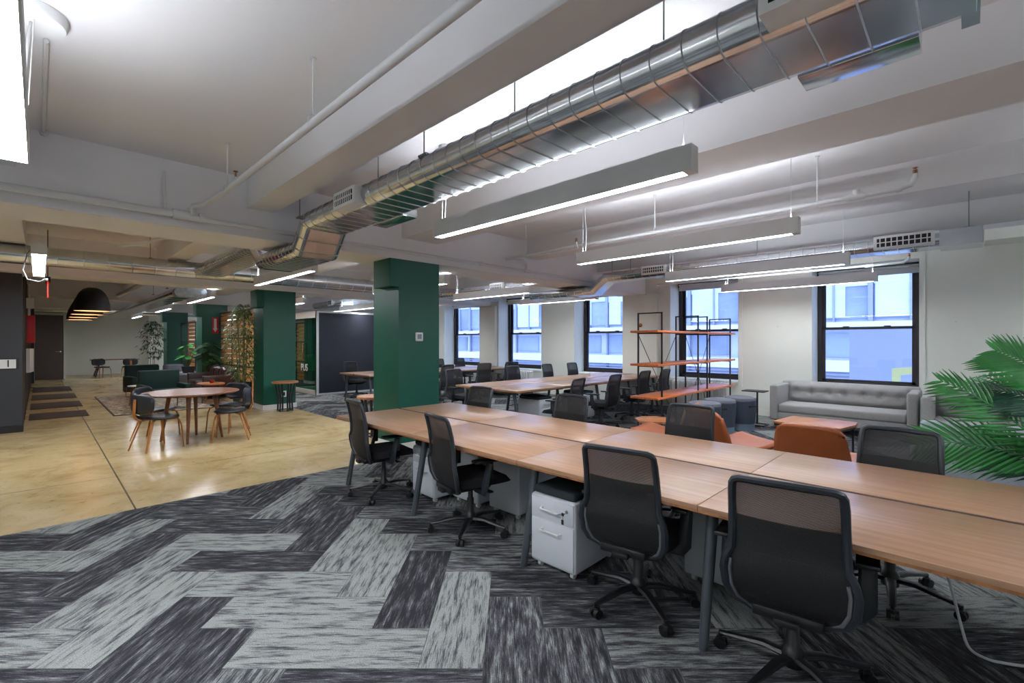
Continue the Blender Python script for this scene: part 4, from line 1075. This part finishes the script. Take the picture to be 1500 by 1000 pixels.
def tufted_sofa(L, label, loc, rotz, material='sofa', nb=6, group=None, cat='sofa', name='tufted_sofa'):
    t = thing(name, label, cat, loc, rotz, group)
    m2 = MB(); m2.box(-L/2, L/2, -.42, .44, .16, .30, .012); m2.build('base', M[material], t)
    m2 = MB(); m2.box(-L/2+.13, L/2-.13, -.44, .22, .30, .44, .035, seg=3); m2.build('seat_cushion', M[material], t)
    m2 = MB(); m2.box(-L/2+.02, L/2-.02, .28, .44, .30, .80, .03, seg=3); tufted(m2, -L/2+.13, L/2-.13, .42, .795, .29, .07, nb, 1); m2.build('backrest', M[material], t)
    for s in (-1, 1):
        a = MB(); a.box(s*(L/2)-(.0 if s < 0 else .13), s*(L/2)+(.13 if s < 0 else .0), -.44, .43, .16, .76, .03, seg=3); ar = a.build('arm', M[material], t)
        b_ = MB()
        for yy in (-.2, .02): b_.lathe([(0,0),(.012,.0),(.008,.006),(0,.008)], 8, (0,0,0), cap=False)
        b_.bm.free()
    for sx in (-1, 1):
        for sy in (-1, 1):
            m2 = MB(); m2.cyl((sx*(L/2-.09), sy*.36, 0), (sx*(L/2-.08), sy*.35, .17), .018, .028, n=8); m2.build('leg', M['walnut'], t)
    return t
tufted_sofa(1.98, 'long grey tufted sofa under the rightmost window', (-1.52, 9.47, .004), 0, nb=7)
tufted_sofa(1.0, 'grey tufted armchair at the right end of the long sofa, behind the palm', (.02, 9.0, .004), 0, nb=3, cat='armchair', name='tufted_armchair')
def fabric_armchair(label, loc, rotz):
    t = thing('fabric_armchair', label, 'armchair', loc, rotz)
    m2 = MB(); m2.box(-.42, .42, -.36, .40, .20, .42, .03, seg=3); m2.build('seat', M['greyfab'], t)
    m2 = MB(); m2.box(-.44, .44, -.42, -.28, .14, .76, .035, seg=3); m2.build('backrest', M['greyfab'], t)
    for s in (-1, 1):
        m2 = MB(); m2.box(s*.44-.05-(.02 if s > 0 else -.02), s*.44+.05-(.02 if s > 0 else -.02), -.36, .38, .14, .58, .03, seg=3); m2.build('arm', M['greyfab'], t)
        for y in (-.34, .34): 
            m2 = MB(); m2.cyl((s*.38, y, 0), (s*.36, y*.97, .15), .014, .022, n=8); m2.build('leg', M['walnut'], t)
    return t
fabric_armchair('light grey fabric armchair seen from behind, left of the palm', (.05, 6.45, .004), math.radians(8))

# ---------------------------------------------------------------- tan lounge chairs: sitter faces +y
def tan_chair():
    t = thing('lounge_chair', '', 'chair')
    def seat(u, v):
        w = .285+.035*v; return ((u-.5)*2*w*(1-.06*(max(0, v-.85)/.15)**2), -.26+.60*v, .36+.07*v-.03*math.sin(PI*v)+.012*(2*u-1)**2+.01)
    m2 = MB(); m2.grid(seat, 12, 12); o = m2.build('seat', M['tan'], t, solid=.045)
    def back(u, v):
        w = .305-.055*v**2; k = (2*u-1)**2
        z = .37+.42*v-(.045*abs(2*u-1)**5 if v > .85 else 0); return ((u-.5)*2*w, -.25-.12*v+.05*k, z)
    m2 = MB(); m2.grid(back, 14, 12); m2.build('backrest', M['tan'], t, solid=.035)
    f = MB()
    for s in (-1, 1): f.tube([(s*.27,.28,.0),(s*.25,.24,.37),(s*.24,-.20,.34),(s*.27,-.30,.0)], .009, 8)
    f.tube([(-.24,-.2,.34),(.24,-.2,.34)], .009, 8); f.tube([(-.25,.24,.36),(.25,.24,.36)], .009, 8); f.build('wire_leg', M['black'], t)
    return t
tc = tan_chair(); tc.location = (-1.0, 5.12, .004); tc.rotation_euler = (0, 0, math.radians(-3)); tc['label'] = 'tan leather lounge chair seen from behind in front of the wood coffee table'; tc['group'] = 'tan leather lounge chairs'
dup(tc, (-1.86, 5.36, .004), math.radians(-36), 'tan leather lounge chair turned to the right beside the dark stools', 'tan leather lounge chairs')
dup(tc, (-2.66, 5.42, .004), math.radians(98), 'tan leather lounge chair mostly hidden, its seat showing below the octagonal table', 'tan leather lounge chairs')
def poly_table(name, label, loc, n, r, h, topm, legm, rot=0, sx=1.0, sy=1.0, nl=3, th=.03, leg='wood'):
    t = thing(name, label, 'table', loc, rot)
    P = [(r*sx*math.cos(2*PI*(k+.5)/n), r*sy*math.sin(2*PI*(k+.5)/n)) for k in range(n)]
    m2 = MB(); m2.prism(P, h-th, h, .005); m2.build('tabletop', topm, t)
    for k in range(nl):
        a = 2*PI*(k+.25)/nl
        m2 = MB()
        if leg == 'wood': m2.cyl((r*.85*sx*math.cos(a), r*.85*sy*math.sin(a), 0), (r*.6*sx*math.cos(a), r*.6*sy*math.sin(a), h-th), .013, .02, n=8)
        else: m2.tube([(r*.8*sx*math.cos(a), r*.8*sy*math.sin(a), 0), (r*.8*sx*math.cos(a), r*.8*sy*math.sin(a), h-th)], .01, 6)
        m2.build('leg', legm, t)
    return t
poly_table('octagonal_table', 'small octagonal wooden side table behind the front desk, left of the tan chair', (-3.12, 6.0, .004), 8, .27, .45, M['orangewood'], M['walnut'])
def coffee():
    t = thing('coffee_table', 'low wooden coffee table with black legs in front of the grey sofa', 'table', (-1.40, 7.30, .004))
    P = [(-.50,-.30),(-.43,.37),(.34,.37),(.36,.10),(.27,-.35),(-.14,-.40)]
    m2 = MB(); m2.prism(P, .42, .45, .004); m2.build('tabletop', M['orangewood'], t)
    m2 = MB(); m2.prism([(x*.98, y*.98) for x, y in P], .395, .42); m2.build('apron', M['black'], t)
    for x, y in ((-.42,-.25),(-.38,.3),(.3,.3),(.24,-.28)): MB().box(x-.012, x+.012, y-.012, y+.012, 0, .40).build('leg', M['black'], t)
coffee()
t = thing('c_side_table', 'slim black side table with a square foot at the left end of the grey sofa', 'table', (-2.80, 9.22, .004))
MB().box(-.19, .19, -.15, .15, .61, .63, .003).build('tabletop', M['black'], t)
m_ = MB(); m_.box(-.19,.19,-.15,-.13,0,.018); m_.box(-.19,.19,.13,.15,0,.018); m_.box(-.19,-.17,-.15,.15,0,.018); m_.box(.17,.19,-.15,.15,0,.018); m_.build('foot', M['black'], t)
m_ = MB(); m_.box(-.012,.012,.11,.134,.0,.61); m_.build('post', M['black'], t)
# stools
def make_stool():
    t = thing('drum_stool', '', 'stool')
    m2 = MB(); m2.lathe([(0,.0),(.225,.0),(.228,.115),(0,.115)], 40, cap=False); m2.build('base_ring', M['stool_base'], t)
    m2 = MB(); m2.lathe([(0,.116),(.236,.116),(.25,.30),(.255,.46),(.252,.50),(0,.50)], 40, cap=False); m2.build('drum', M['stool_side'], t)
    m2 = MB(); m2.lathe([(0,.505),(.25,.505),(.252,.53),(.243,.55),(.20,.562),(0,.568)], 40, cap=False); m2.build('pad', M['stool_top'], t)
    m2 = MB(); m2.box(-.085,.085,-.254,-.235,.40,.435,.008); m2.build('grip', M['signblack'], t)
    return t
s0 = make_stool(); gs = 'round dark drum stools'
s0.location = (-3.02, 7.45, .004); s0.rotation_euler = (0,0,1.0); s0['label'] = 'dark blue grey drum stool closest to the front desk, in front of the others'; s0['group'] = gs
dup(s0, (-3.00, 8.05, .004), .5, 'middle dark drum stool with a grip slot facing the camera', gs)
dup(s0, (-2.86, 8.62, .004), 1.2, 'dark drum stool nearest the black side table, its pale base band showing', gs)

# ---------------------------------------------------------------- plants
def frond(mb, base, yaw, length, rise, droop, n=19, lw=.0125, ll=.235, roll=0.0, seed=0, bare=.22):
    """arching midrib with paired leaflets; roll turns the leaf blade about the midrib"""
    rnd = random.Random(seed); pts = []
    d = Vector((math.cos(yaw), math.sin(yaw), 0)); p = Vector(base)
    N = 18; ang = rise; pts.append(p.copy())
    for k in range(N):
        p = p+(d*math.cos(ang)+Vector((0,0,math.sin(ang))))*(length/N); ang -= droop/N*(.4+1.2*k/N); pts.append(p.copy())
    mb.tube(pts, [.0065*(1-.8*i/N)+.001 for i in range(N+1)], 5)
    side0 = d.cross(Vector((0,0,1))).normalized()
    for i in range(n):
        f = bare+(1-bare)*i/(n-1); q = f*N; a = int(min(q, N-1)); fr = q-a; c = pts[a].lerp(pts[a+1], fr)
        t_ = (pts[min(a+1, N)]-pts[max(a-1, 0)]).normalized(); up0 = side0.cross(t_).normalized()
        if up0.z < 0: up0 = -up0
        side = side0*math.cos(roll)+up0*math.sin(roll); nrm = t_.cross(side).normalized()
        g0 = (f-bare)/(1-bare); L = ll*(.62+.55*math.sin(PI*min(1, g0*.8+.18)))*(1-.35*max(0, g0-.8)/.2)
        for s in (-1, 1):
            Lk = L*rnd.uniform(.92, 1.06); fw = .62+.55*g0+rnd.uniform(-.06, .06)
            dr = (side*s+t_*fw+nrm*.18).normalized()
            sd = nrm.cross(dr).normalized(); ww = [lw*.35, lw*.95, lw, lw*.6, .0005]
            P = [c+dr*Lk*(j/4)+Vector((0,0,-1))*Lk*.16*(j/4)**2+t_*Lk*.10*(j/4)**2 for j in range(5)]
            A = [mb.bm.verts.new(pp+sd*ww[j]+nrm*.0025) for j, pp in enumerate(P)]
            C_ = [mb.bm.verts.new(pp-nrm*.002) for pp in P]
            B = [mb.bm.verts.new(pp-sd*ww[j]+nrm*.0025) for j, pp in enumerate(P)]
            for j in range(4):
                for u, v in ((A, C_), (C_, B)):
                    fc = mb.bm.faces.new((u[j], v[j], v[j+1], u[j+1])); fc.smooth = True
def palm(label, loc, fr):
    t = thing('potted_palm', label, 'plant', loc)
    m2 = MB(); m2.lathe([(.0,0),(.19,0),(.235,.30),(.25,.33),(.25,.35),(.225,.35),(.22,.30),(0,.30)], 32, cap=False); pt = m2.build('pot', M['potgrey'], t)
    m2 = MB(); m2.lathe([(0,.305),(.22,.305),(.22,.315),(0,.32)], 20, cap=False); m2.build('soil', M['soil'], pt)
    for i, (yaw, L, rise, dr, z, roll, dark) in enumerate(fr):
        m2 = MB(); b = (math.cos(yaw)*.05, math.sin(yaw)*.05, .31)
        m2.tube([(b[0]*.5, b[1]*.5, .31), (b[0], b[1], z)], [.011, .008], 6)
        frond(m2, (b[0], b[1], z), yaw, L, rise, dr, roll=roll, seed=i)
        m2.build('frond', M['leafdark'] if dark else M['leaf'], t)
    return t
PA = math.radians
palm('tall potted palm at the right edge spreading its fronds over the front desk', (.52, 4.36, .004), [
    (PA(184), .84, .98, .60, .68, .85, 0), (PA(190), .76, .50, .95, .70, 1.2, 0), (PA(176), .46, .95, .6, 1.16, .9, 0),
    (PA(168), .52, .85, 1.3, 1.00, .6, 1), (PA(178), .50, .7, 1.0, .66, .7, 1),
    (PA(130), .9, .95, 1.3, .85, .5, 0), (PA(95), .9, .95, 1.4, .85, .4, 1), (PA(60), .9, .85, 1.4, .8, .5, 0),
    (PA(20), .95, .9, 1.4, .8, .5, 1), (PA(340), .9, .95, 1.4, .8, .4, 0), (PA(300), .8, 1.0, 1.3, .8, .5, 1), (PA(240), .38, 1.2, 1.3, .7, .8, 1)])
def leaf_quad(mb, p, d, L, w, droop=.3, curl=None):
    d = Vector(d).normalized(); s = d.cross(Vector((0,0,1)))
    if s.length < .05: s = Vector((1,0,0))
    s.normalize(); pts = [Vector(p)+d*L*g+Vector((0,0,-1))*L*droop*g*g for g in (0, .33, .7, 1)]
    ww = [.001, w, w*.7, .0005]
    A = [mb.bm.verts.new(q+s*k) for q, k in zip(pts, ww)]; B = [mb.bm.verts.new(q-s*k) for q, k in zip(pts, ww)]
    for j in range(3):
        f = mb.bm.faces.new((A[j], B[j], B[j+1], A[j+1])); f.smooth = True
def bamboo(label, loc, H, r0, nst, leaves, seed, zl=.4, pot='tall', spread=.35, m='leafbamboo', lw=.011, ll=.11, ymax=9):
    t = thing('bamboo_plant', label, 'plant', loc)
    rnd = random.Random(seed); ph = .60 if pot == 'tall' else .35
    m2 = MB(); m2.lathe([(0,0),(.14,0),(.175,.10),(.195,.35),(.195,ph),(.18,ph),(.175,ph-.04),(0,ph-.04)], 28, cap=False); pt = m2.build('pot', M['pot'], t)
    MB().lathe([(0,ph-.035),(.19,ph-.035),(.19,ph-.03),(0,ph-.02)], 18, cap=False).build('soil', M['soil'], pt)
    for k in range(nst):
        a = 2*PI*k/nst; x, y = .07*math.cos(a), .07*math.sin(a); lean = rnd.uniform(.02, .10); h = H*rnd.uniform(.85, 1)
        pts = [(x, y, ph-.03), (x+lean*.5*math.cos(a), y+lean*.5*math.sin(a), ph+(h-ph)*.5), (x+lean*1.6*math.cos(a), y+lean*1.6*math.sin(a), h)]
        MB().tube(pts, [.009, .007, .003], 6).build('stem', M['stem'] if m == 'leafbamboo' else M['trunk'], t)
    m2 = MB()
    for k in range(leaves):
        f = zl+(1-zl)*rnd.random()**.85; z = ph+(H-ph)*f; R = spread*math.sqrt(rnd.random())*(1-.75*max(0, f-.72)/.28)*(.45+.55*min(1, (f-zl)/.25+.1)); a = rnd.uniform(0, 2*PI)
        c = (R*math.cos(a), min(ymax-.08, R*math.sin(a)), z)
        for q in range(3):
            b = a+rnd.uniform(-1.3, 1.3); leaf_quad(m2, c, (math.cos(b), math.sin(b), rnd.uniform(-.5, .5)), ll*rnd.uniform(.7, 1.3), lw, .5)
        if rnd.random() < .25: m2.tube([(R*.15*math.cos(a), R*.15*math.sin(a), z-.10), c], .0018, 4, caps=False)
    m2.build('foliage', M[m], t)
    return t
bamboo('tall leafy bamboo in a black planter left of the second green column', (-11.78, 3.24, .004), 2.38, .2, 7, 520, 3, zl=.02, spread=.38, ymax=.24)
bamboo('slim dark leaved tree in front of the far wall, left of the farthest green column', (-21.9, 3.0, .004), 2.30, .2, 3, 210, 9, zl=.2, spread=.44, m='leafdark', lw=.02, ll=.15)
def monstera(label, loc, H, seed, m, n=22, R=.42, pot=True, ph=.3):
    t = thing('monstera_plant', label, 'plant', loc); rnd = random.Random(seed)
    m2 = MB(); m2.lathe([(0,0),(.16,0),(.2,ph),(.18,ph),(.17,ph-.03),(0,ph-.03)], 24, cap=False); m2.build('pot', M['pot'], t)
    st = MB(); lf = MB()
    for k in range(n):
        a = 2*PI*k/n*2.4+rnd.uniform(-.3, .3); h = ph+(H-ph)*rnd.uniform(.35, 1); r = R*rnd.uniform(.35, 1)
        c = Vector((r*math.cos(a), r*math.sin(a), h)); st.tube([(0,0,ph-.04), tuple(c*.5+Vector((0,0,h*.18))), tuple(c)], .005, 5)
        d = Vector((math.cos(a), math.sin(a), -.55)).normalized(); s = d.cross(Vector((0,0,1))).normalized(); L = rnd.uniform(.20, .30)
        out = []
        for q in range(15):
            th = PI*q/14; rr = L*.5*(1 if q % 2 == 0 else .62)
            out.append(c+d*(L*.42-rr*math.cos(th)*1.05)+s*rr*math.sin(th)*.95)
        for q in range(13, 0, -1):
            th = PI*q/14; rr = L*.5*(1 if q % 2 == 0 else .62); out.append(c+d*(L*.42-rr*math.cos(th)*1.05)-s*rr*math.sin(th)*.95)
        vs = [lf.bm.verts.new(v) for v in out]; cc = lf.bm.verts.new(c+d*L*.4+Vector((0,0,.02)))
        for q in range(len(vs)): lf.bm.faces.new((vs[q], vs[(q+1) % len(vs)], cc))
    st.build('stem', M['stem'], t); lf.build('foliage', M[m], t)
monstera('bright green broad leaved plant between the third and farthest green columns', (-18.9, 3.56, .46), 1.05, 4, 'leafmon', 20, .26, ph=.22)
monstera('dark green broad leaved plant before the third green column, behind the leather sofa', (-16.46, 3.55, .004), 1.52, 8, 'leafmond', 30, .26, ph=.45)

# ---------------------------------------------------------------- slatted wood screens between the columns
def screen(x0, x1, y, H, label, seed, white=()):
    t = thing('slatted_screen', label, 'screen', ((x0+x1)/2, y, .004), 0, 'wood slat screens between the green columns')
    rnd = random.Random(seed); L = (x1-x0)/2; f = MB(); nb = max(1, round((x1-x0)/1.15)); w = 2*L/nb
    for k in range(nb+1): f.box(-L+k*w-.02, -L+k*w+.02, -.02, .02, 0, H)
    for z in (0.02, H*.34, H*.67, H-.02): f.box(-L, L, -.02, .02, z-.018, z+.018)
    f.build('frame', M['black'], t)
    s = MB(); wpl = MB()
    for k in range(nb):
        z = .05; lvl = 0
        while z < H-.05:
            target = s
            if k in white and z < H: target = wpl
            if target is s: s.box(-L+k*w+.025, -L+(k+1)*w-.025, -.012, .012, z, z+.115)
            z += .142
        if k in white: pass
    s.build('slats', M['slatwood'], t)
    if white: wpl.build('panel', M['signwhite'], t)
    else: wpl.bm.free()
    return t
screen(-16.78, -11.95, 4.02, 2.42, 'orange wood slat screen in a black frame behind the leather sofa and bamboo', 1)
screen(-22.38, -17.56, 3.98, 2.25, 'wood slat screen with white panels between the third and farthest green columns', 2, white=(0, 2))

# ---------------------------------------------------------------- leather sofa
t = thing('leather_sofa', 'dark brown leather sofa in front of the wood slat screen', 'sofa', (-15.15, 3.42, .011))
L = 1.9
m_ = MB(); m_.box(-L/2, L/2, -.40, .42, .12, .32, .03, seg=3); m_.build('base', M['brown'], t)
for s in (-1, 1):
    m_ = MB(); m_.box(s*.0+(-.80 if s < 0 else .0), (.0 if s < 0 else .80), -.43, .18, .32, .45, .045, seg=3); m_.build('seat_cushion', M['brown'], t)
    m_ = MB(); m_.box(s*L/2-(.0 if s < 0 else .15), s*L/2+(.15 if s < 0 else .0), -.43, .42, .12, .62, .04, seg=3); m_.build('arm', M['brown'], t)
m_ = MB(); m_.box(-L/2+.02, L/2-.02, .22, .42, .30, .76, .05, seg=3); m_.build('backrest', M['brown'], t)
for k in range(3):
    m_ = MB(); x = -.53+k*.53
    def fn(u, v, x=x): 
        q = (1-(2*u-1)**4)*(1-(2*v-1)**4); return (x+(u-.5)*.50, .22-.14*q**.5+.05*v+.012*math.sin(9*u+5*v), .45+v*.36+.02*math.sin(6*u))
    m_.grid(fn, 10, 10); m_.build('back_pillow', M['brown'], t, solid=.04)
for sx in (-1, 1):
    for sy in (-1, 1): MB().cyl((sx*.85, sy*.34, 0), (sx*.84, sy*.33, .13), .018, .024, n=8).build('leg', M['oak'], t)

# green velvet armchairs: sitter faces +y
def green_chair():
    t = thing('velvet_armchair', '', 'armchair')
    m2 = MB(); m2.box(-.36, .36, -.24, .34, .28, .44, .03, seg=3); m2.build('seat', M['velvet'], t)
    m2 = MB(); m2.box(-.39, .39, -.40, -.26, .24, .86, .03, seg=3); m2.build('backrest', M['velvet'], t)
    for s in (-1, 1):
        m2 = MB(); m2.box(s*.385-.055, s*.385+.055, -.28, .34, .26, .56, .03, seg=3); m2.build('arm', M['velvet'], t)
        for y in (-.34, .30): MB().cyl((s*.36, y, 0), (s*.36, y*.97, .27), .010, .014, n=8).build('leg', M['walnut'], t)
    return t
gc = green_chair(); gc.location = (-13.02, 1.98, .012); gc.rotation_euler = (0,0,math.radians(-84)); gc['label'] = 'dark green velvet armchair nearer the camera, behind the round cafe table'; gc['group'] = 'green velvet armchairs'
dup(gc, (-16.45, 2.12, .012), math.radians(-78), 'dark green velvet armchair farther back, left of its twin', 'green velvet armchairs')
tag(MB().box(-17.2, -12.5, 1.09, 3.35, .001, .010, .003).build('area_rug', [M['rug']]), 'beige and grey distressed area rug under the green armchairs', 'rug')
m_ = MB(); m_.box(-17.22,-12.48,1.07,1.10,.001,.013); m_.box(-17.22,-12.48,3.34,3.37,.001,.013); m_.box(-12.51,-12.48,1.07,3.37,.001,.013); m_.box(-17.22,-17.19,1.07,3.37,.001,.013)
rg = [o for o in bpy.data.objects if o.name == 'area_rug'][0]; m_.build('binding', M['mat_edge'], rg)
poly_table('round_side_table', 'small round white topped side table with wood legs between the green armchairs', (-14.15, 1.70, .012), 28, .24, .47, M['signwhite'], M['walnut'], nl=3, th=.02)
poly_table('oval_side_table', 'small oval wooden side table carrying a red potted plant by the leather sofa', (-13.55, 3.02, .012), 32, .36, .48, M['orangewood'], M['black'], sx=1.25, sy=.8, nl=4, th=.03, leg='m')
t = thing('small_potted_plant', 'tiny green plant in a red pot on the oval side table', 'plant', (-13.45, 3.02, .493))
m_ = MB(); m_.lathe([(0,0),(.04,0),(.055,.08),(.045,.08),(0,.07)], 14, cap=False); m_.build('pot', M['red'], t)
m_ = MB()
for k in range(26):
    a = k*2.4; leaf_quad(m_, (0,0,.07), (math.cos(a), math.sin(a), .8+.5*math.sin(k)), .085, .016, .5)
m_.build('foliage', M['leafmon'], t)

# ottomans and platform
def pouf(label, loc, r, h, name='round_ottoman'):
    t = thing(name, label, 'ottoman', loc)
    m2 = MB(); m2.lathe([(0,0),(r-.02,0),(r,.03),(r,h-.06),(r-.015,h-.02),(r-.06,h),(0,h+.005)], 32, cap=False); m2.build('cushion', M['pouf'], t)
    MB().lathe([(r-.004,h-.075),(r+.003,h-.072),(r+.003,h-.066),(r-.004,h-.063)], 32, cap=False).build('piping', M['mat_edge'], t)
pouf('round grey ottoman beyond the farther green armchair', (-18.3, 2.08, .004), .30, .50)
pouf('grey round tub seat in front of the slim tree', (-20.2, 2.62, .004), .33, .72, 'tub_seat')
pouf('small grey round cushion stool on the grey platform', (-20.2, 3.35, .464), .30, .26, 'tub_seat')
t = thing('upholstered_platform', 'low grey upholstered platform in front of the farthest green column', 'bench', (-19.6, 3.46, .004))
MB().box(-1.0, 1.0, -.42, .44, 0, .40, .02).build('base', M['pouf'], t); MB().box(-1.01, 1.01, -.43, .45, .40, .455, .02).build('cushion', M['greyfab'], t)

# pedestal tables beside the columns
def pedestal(label, loc, rot=0):
    t = thing('pedestal_table', label, 'table', loc, rot, 'round wood tables with black strap bases')
    MB().lathe([(0,.615),(.262,.615),(.268,.625),(.268,.645),(.262,.652),(0,.652)], 40, cap=False).build('tabletop', M['orangewood'], t)
    for k in range(6):
        a = 2*PI*k/6; m2 = MB(); d = .012
        m2.tube([(.20*math.cos(a), .20*math.sin(a), .61), (.135*math.cos(a), .135*math.sin(a), .30), (.15*math.cos(a), .15*math.sin(a), .0)], .024, 8, ry=.018)
        m2.build('leg', M['black'], t)
    m2 = MB(); m2.tube([(.150*math.cos(2*PI*k/24), .150*math.sin(2*PI*k/24), .02) for k in range(24)], .012, 6, closed=True); m2.build('foot_ring', M['black'], t)
    return t
pt_ = pedestal('round wood topped table with a black strap base in front of the second green column', (-10.74, 3.80, .004))
dup(pt_, (-6.86, 3.80, .004), .3, 'round wood topped table half hidden behind the left side of the nearest green column', 'round wood tables with black strap bases')

# ---------------------------------------------------------------- cafe table and chairs
t = thing('round_cafe_table', 'round walnut table with four splayed legs on the concrete floor', 'table', (-8.66, 1.68, .001))
MB().lathe([(0,.722),(.60,.722),(.635,.738),(.637,.744),(.63,.752),(0,.752)], 56, cap=False).build('tabletop', M['walnut'], t)
m_ = MB(); m_.lathe([(0,.69),(.36,.69),(.36,.722),(0,.722)], 32, cap=False); m_.build('apron', M['walnut'], t)
for k in range(4):
    a = PI/4+PI/2*k+.45; MB().cyl((.40*math.cos(a), .40*math.sin(a), 0), (.29*math.cos(a), .29*math.sin(a), .722), .018, .033, n=12).build('leg', M['walnut'], t)
def cafe_chair(name='cafe_chair'):
    """black leather pads on bent plywood; sitter faces +y"""
    t = thing(name, '', 'chair')
    def seat(u, v):
        ex = 2*u-1; w = .23*(1-.10*(1-v)**2); s = math.sqrt(max(0, 1-abs(2*v-1)**3.5)); return (ex*w*(.55+.45*s), -.20+.42*v, .455+.012*ex*ex-.018*math.sin(PI*v))
    m2 = MB(); m2.grid(seat, 14, 14); m2.build('seat_pad', M['black_leather'], t, solid=.035)
    def back(u, v):
        a = (u-.5)*2; rr = math.sqrt(max(0, 1-abs(2*v-1)**3)); x = a*.25*(.55+.45*rr); return (x, -.255+.075*a*a, .53+.265*v)
    m2 = MB(); m2.grid(back, 16, 10); m2.build('back_pad', M['black_leather'], t, solid=.032)
    m2 = MB(); rr = [(0,-.05,.425),(0,-.19,.43),(0,-.262,.46),(0,-.292,.52),(0,-.285,.60),(0,-.275,.73)]
    m2.tube(rr, .034, 8, ry=.011); m2.build('back_support', M['oak'], t)
    for s in (-1, 1):
        m2 = MB(); m2.tube([(s*.05,.02,.425),(s*.16,.13,.428),(s*.20,.185,.40),(s*.215,.205,.33),(s*.225,.235,0)], [.02,.02,.019,.017,.013], 8, ry=.014); m2.build('leg', M['oak'], t)
        m2 = MB(); m2.tube([(s*.06,-.05,.425),(s*.13,-.13,.40),(s*.20,-.25,0)], [.02,.019,.013], 8, ry=.014); m2.build('leg', M['oak'], t)
    return t
cc = cafe_chair(); gcf = 'black and plywood chairs around the round cafe table'
cc.location = (-8.28, 1.18, .001); cc.rotation_euler = (0,0,math.radians(22)); cc['label'] = 'black and plywood cafe chair at the left front of the round table'; cc['group'] = gcf
dup(cc, (-8.25, 2.12, .001), math.radians(160), 'black and plywood cafe chair at the right front of the round table', gcf)
dup(cc, (-9.20, 1.30, .001), math.radians(-38), 'black and plywood cafe chair behind the round table on the left', gcf)
dup(cc, (-9.05, 2.28, .001), math.radians(212), 'black and plywood cafe chair behind the round table on the right', gcf)
t = thing('rectangular_table', 'wood topped table with dark legs in front of the far pale wall', 'table', (-26.9, 2.35, .001), math.radians(0))
MB().box(-.45, .45, -.80, .80, .72, .75, .004).build('tabletop', M['walnut'], t)
for sx in (-1, 1):
    for sy in (-1, 1): MB().cyl((sx*.38, sy*.66, 0), (sx*.32, sy*.50, .72), .022, .03, n=8).build('leg', M['black'], t)
gf = 'chairs at the table by the far wall'
dup(cc, (-26.0, 1.85, .001), math.radians(-62), 'dark chair on the left of the table by the far wall', gf)
dup(cc, (-25.7, 2.72, .001), math.radians(95), 'dark chair on the right of the table by the far wall', gf)

# floor mats beside the dark wall
ml = ['dark brown floor mat nearest the camera beside the panelled wall', 'second dark floor mat along the panelled wall', 'third dark floor mat along the panelled wall', 'farthest dark floor mat along the panelled wall, nearest the brown door']
for (a, b), l in zip(((-14.05,-12.95),(-16.35,-14.95),(-18.9,-17.3),(-21.9,-19.9)), ml):
    tag(MB().box(a, b, -.14, .73, .001, .011, .003).build('floor_mat', M['mat_floor']), l, 'mat', 'floor mats beside the panelled wall')
# ---------------------------------------------------------------- daylight, camera, view
w = bpy.data.worlds.new('overcast'); sc.world = w; w.use_nodes = True
bg = w.node_tree.nodes['Background']; bg.inputs[0].default_value = lin((222,232,252))+(1,); bg.inputs[1].default_value = 2.6
cam = bpy.data.cameras.new('camera'); co = bpy.data.objects.new('camera', cam); COL.objects.link(co)
cam.sensor_width = 36; cam.sensor_fit = 'HORIZONTAL'; cam.lens = 681/1500*36; cam.clip_start = .05; cam.clip_end = 200
co.location = (0, 0, 1.53)
# looking between the beam direction and the window wall
fx, fy = -math.cos(math.radians(45.5)), math.sin(math.radians(45.5))
co.rotation_euler = (PI/2, 0, math.atan2(fy, fx)-PI/2)
sc.camera = co
sc.view_settings.view_transform = 'Standard'; sc.view_settings.look = 'None'; sc.view_settings.gamma = 1.0; sc.view_settings.use_curve_mapping = False
sc.view_settings.exposure = 0.72
sc.cycles.use_denoising = True; sc.cycles.max_bounces = 8; sc.cycles.diffuse_bounces = 4; sc.cycles.glossy_bounces = 4; sc.cycles.transparent_max_bounces = 16
sc.cycles.sample_clamp_indirect = 6; sc.cycles.caustics_reflective = False; sc.cycles.caustics_refractive = False
sc.render.film_transparent = False
for a in (sc.cycles,): 
    try: a.use_fast_gi = False
    except Exception: pass
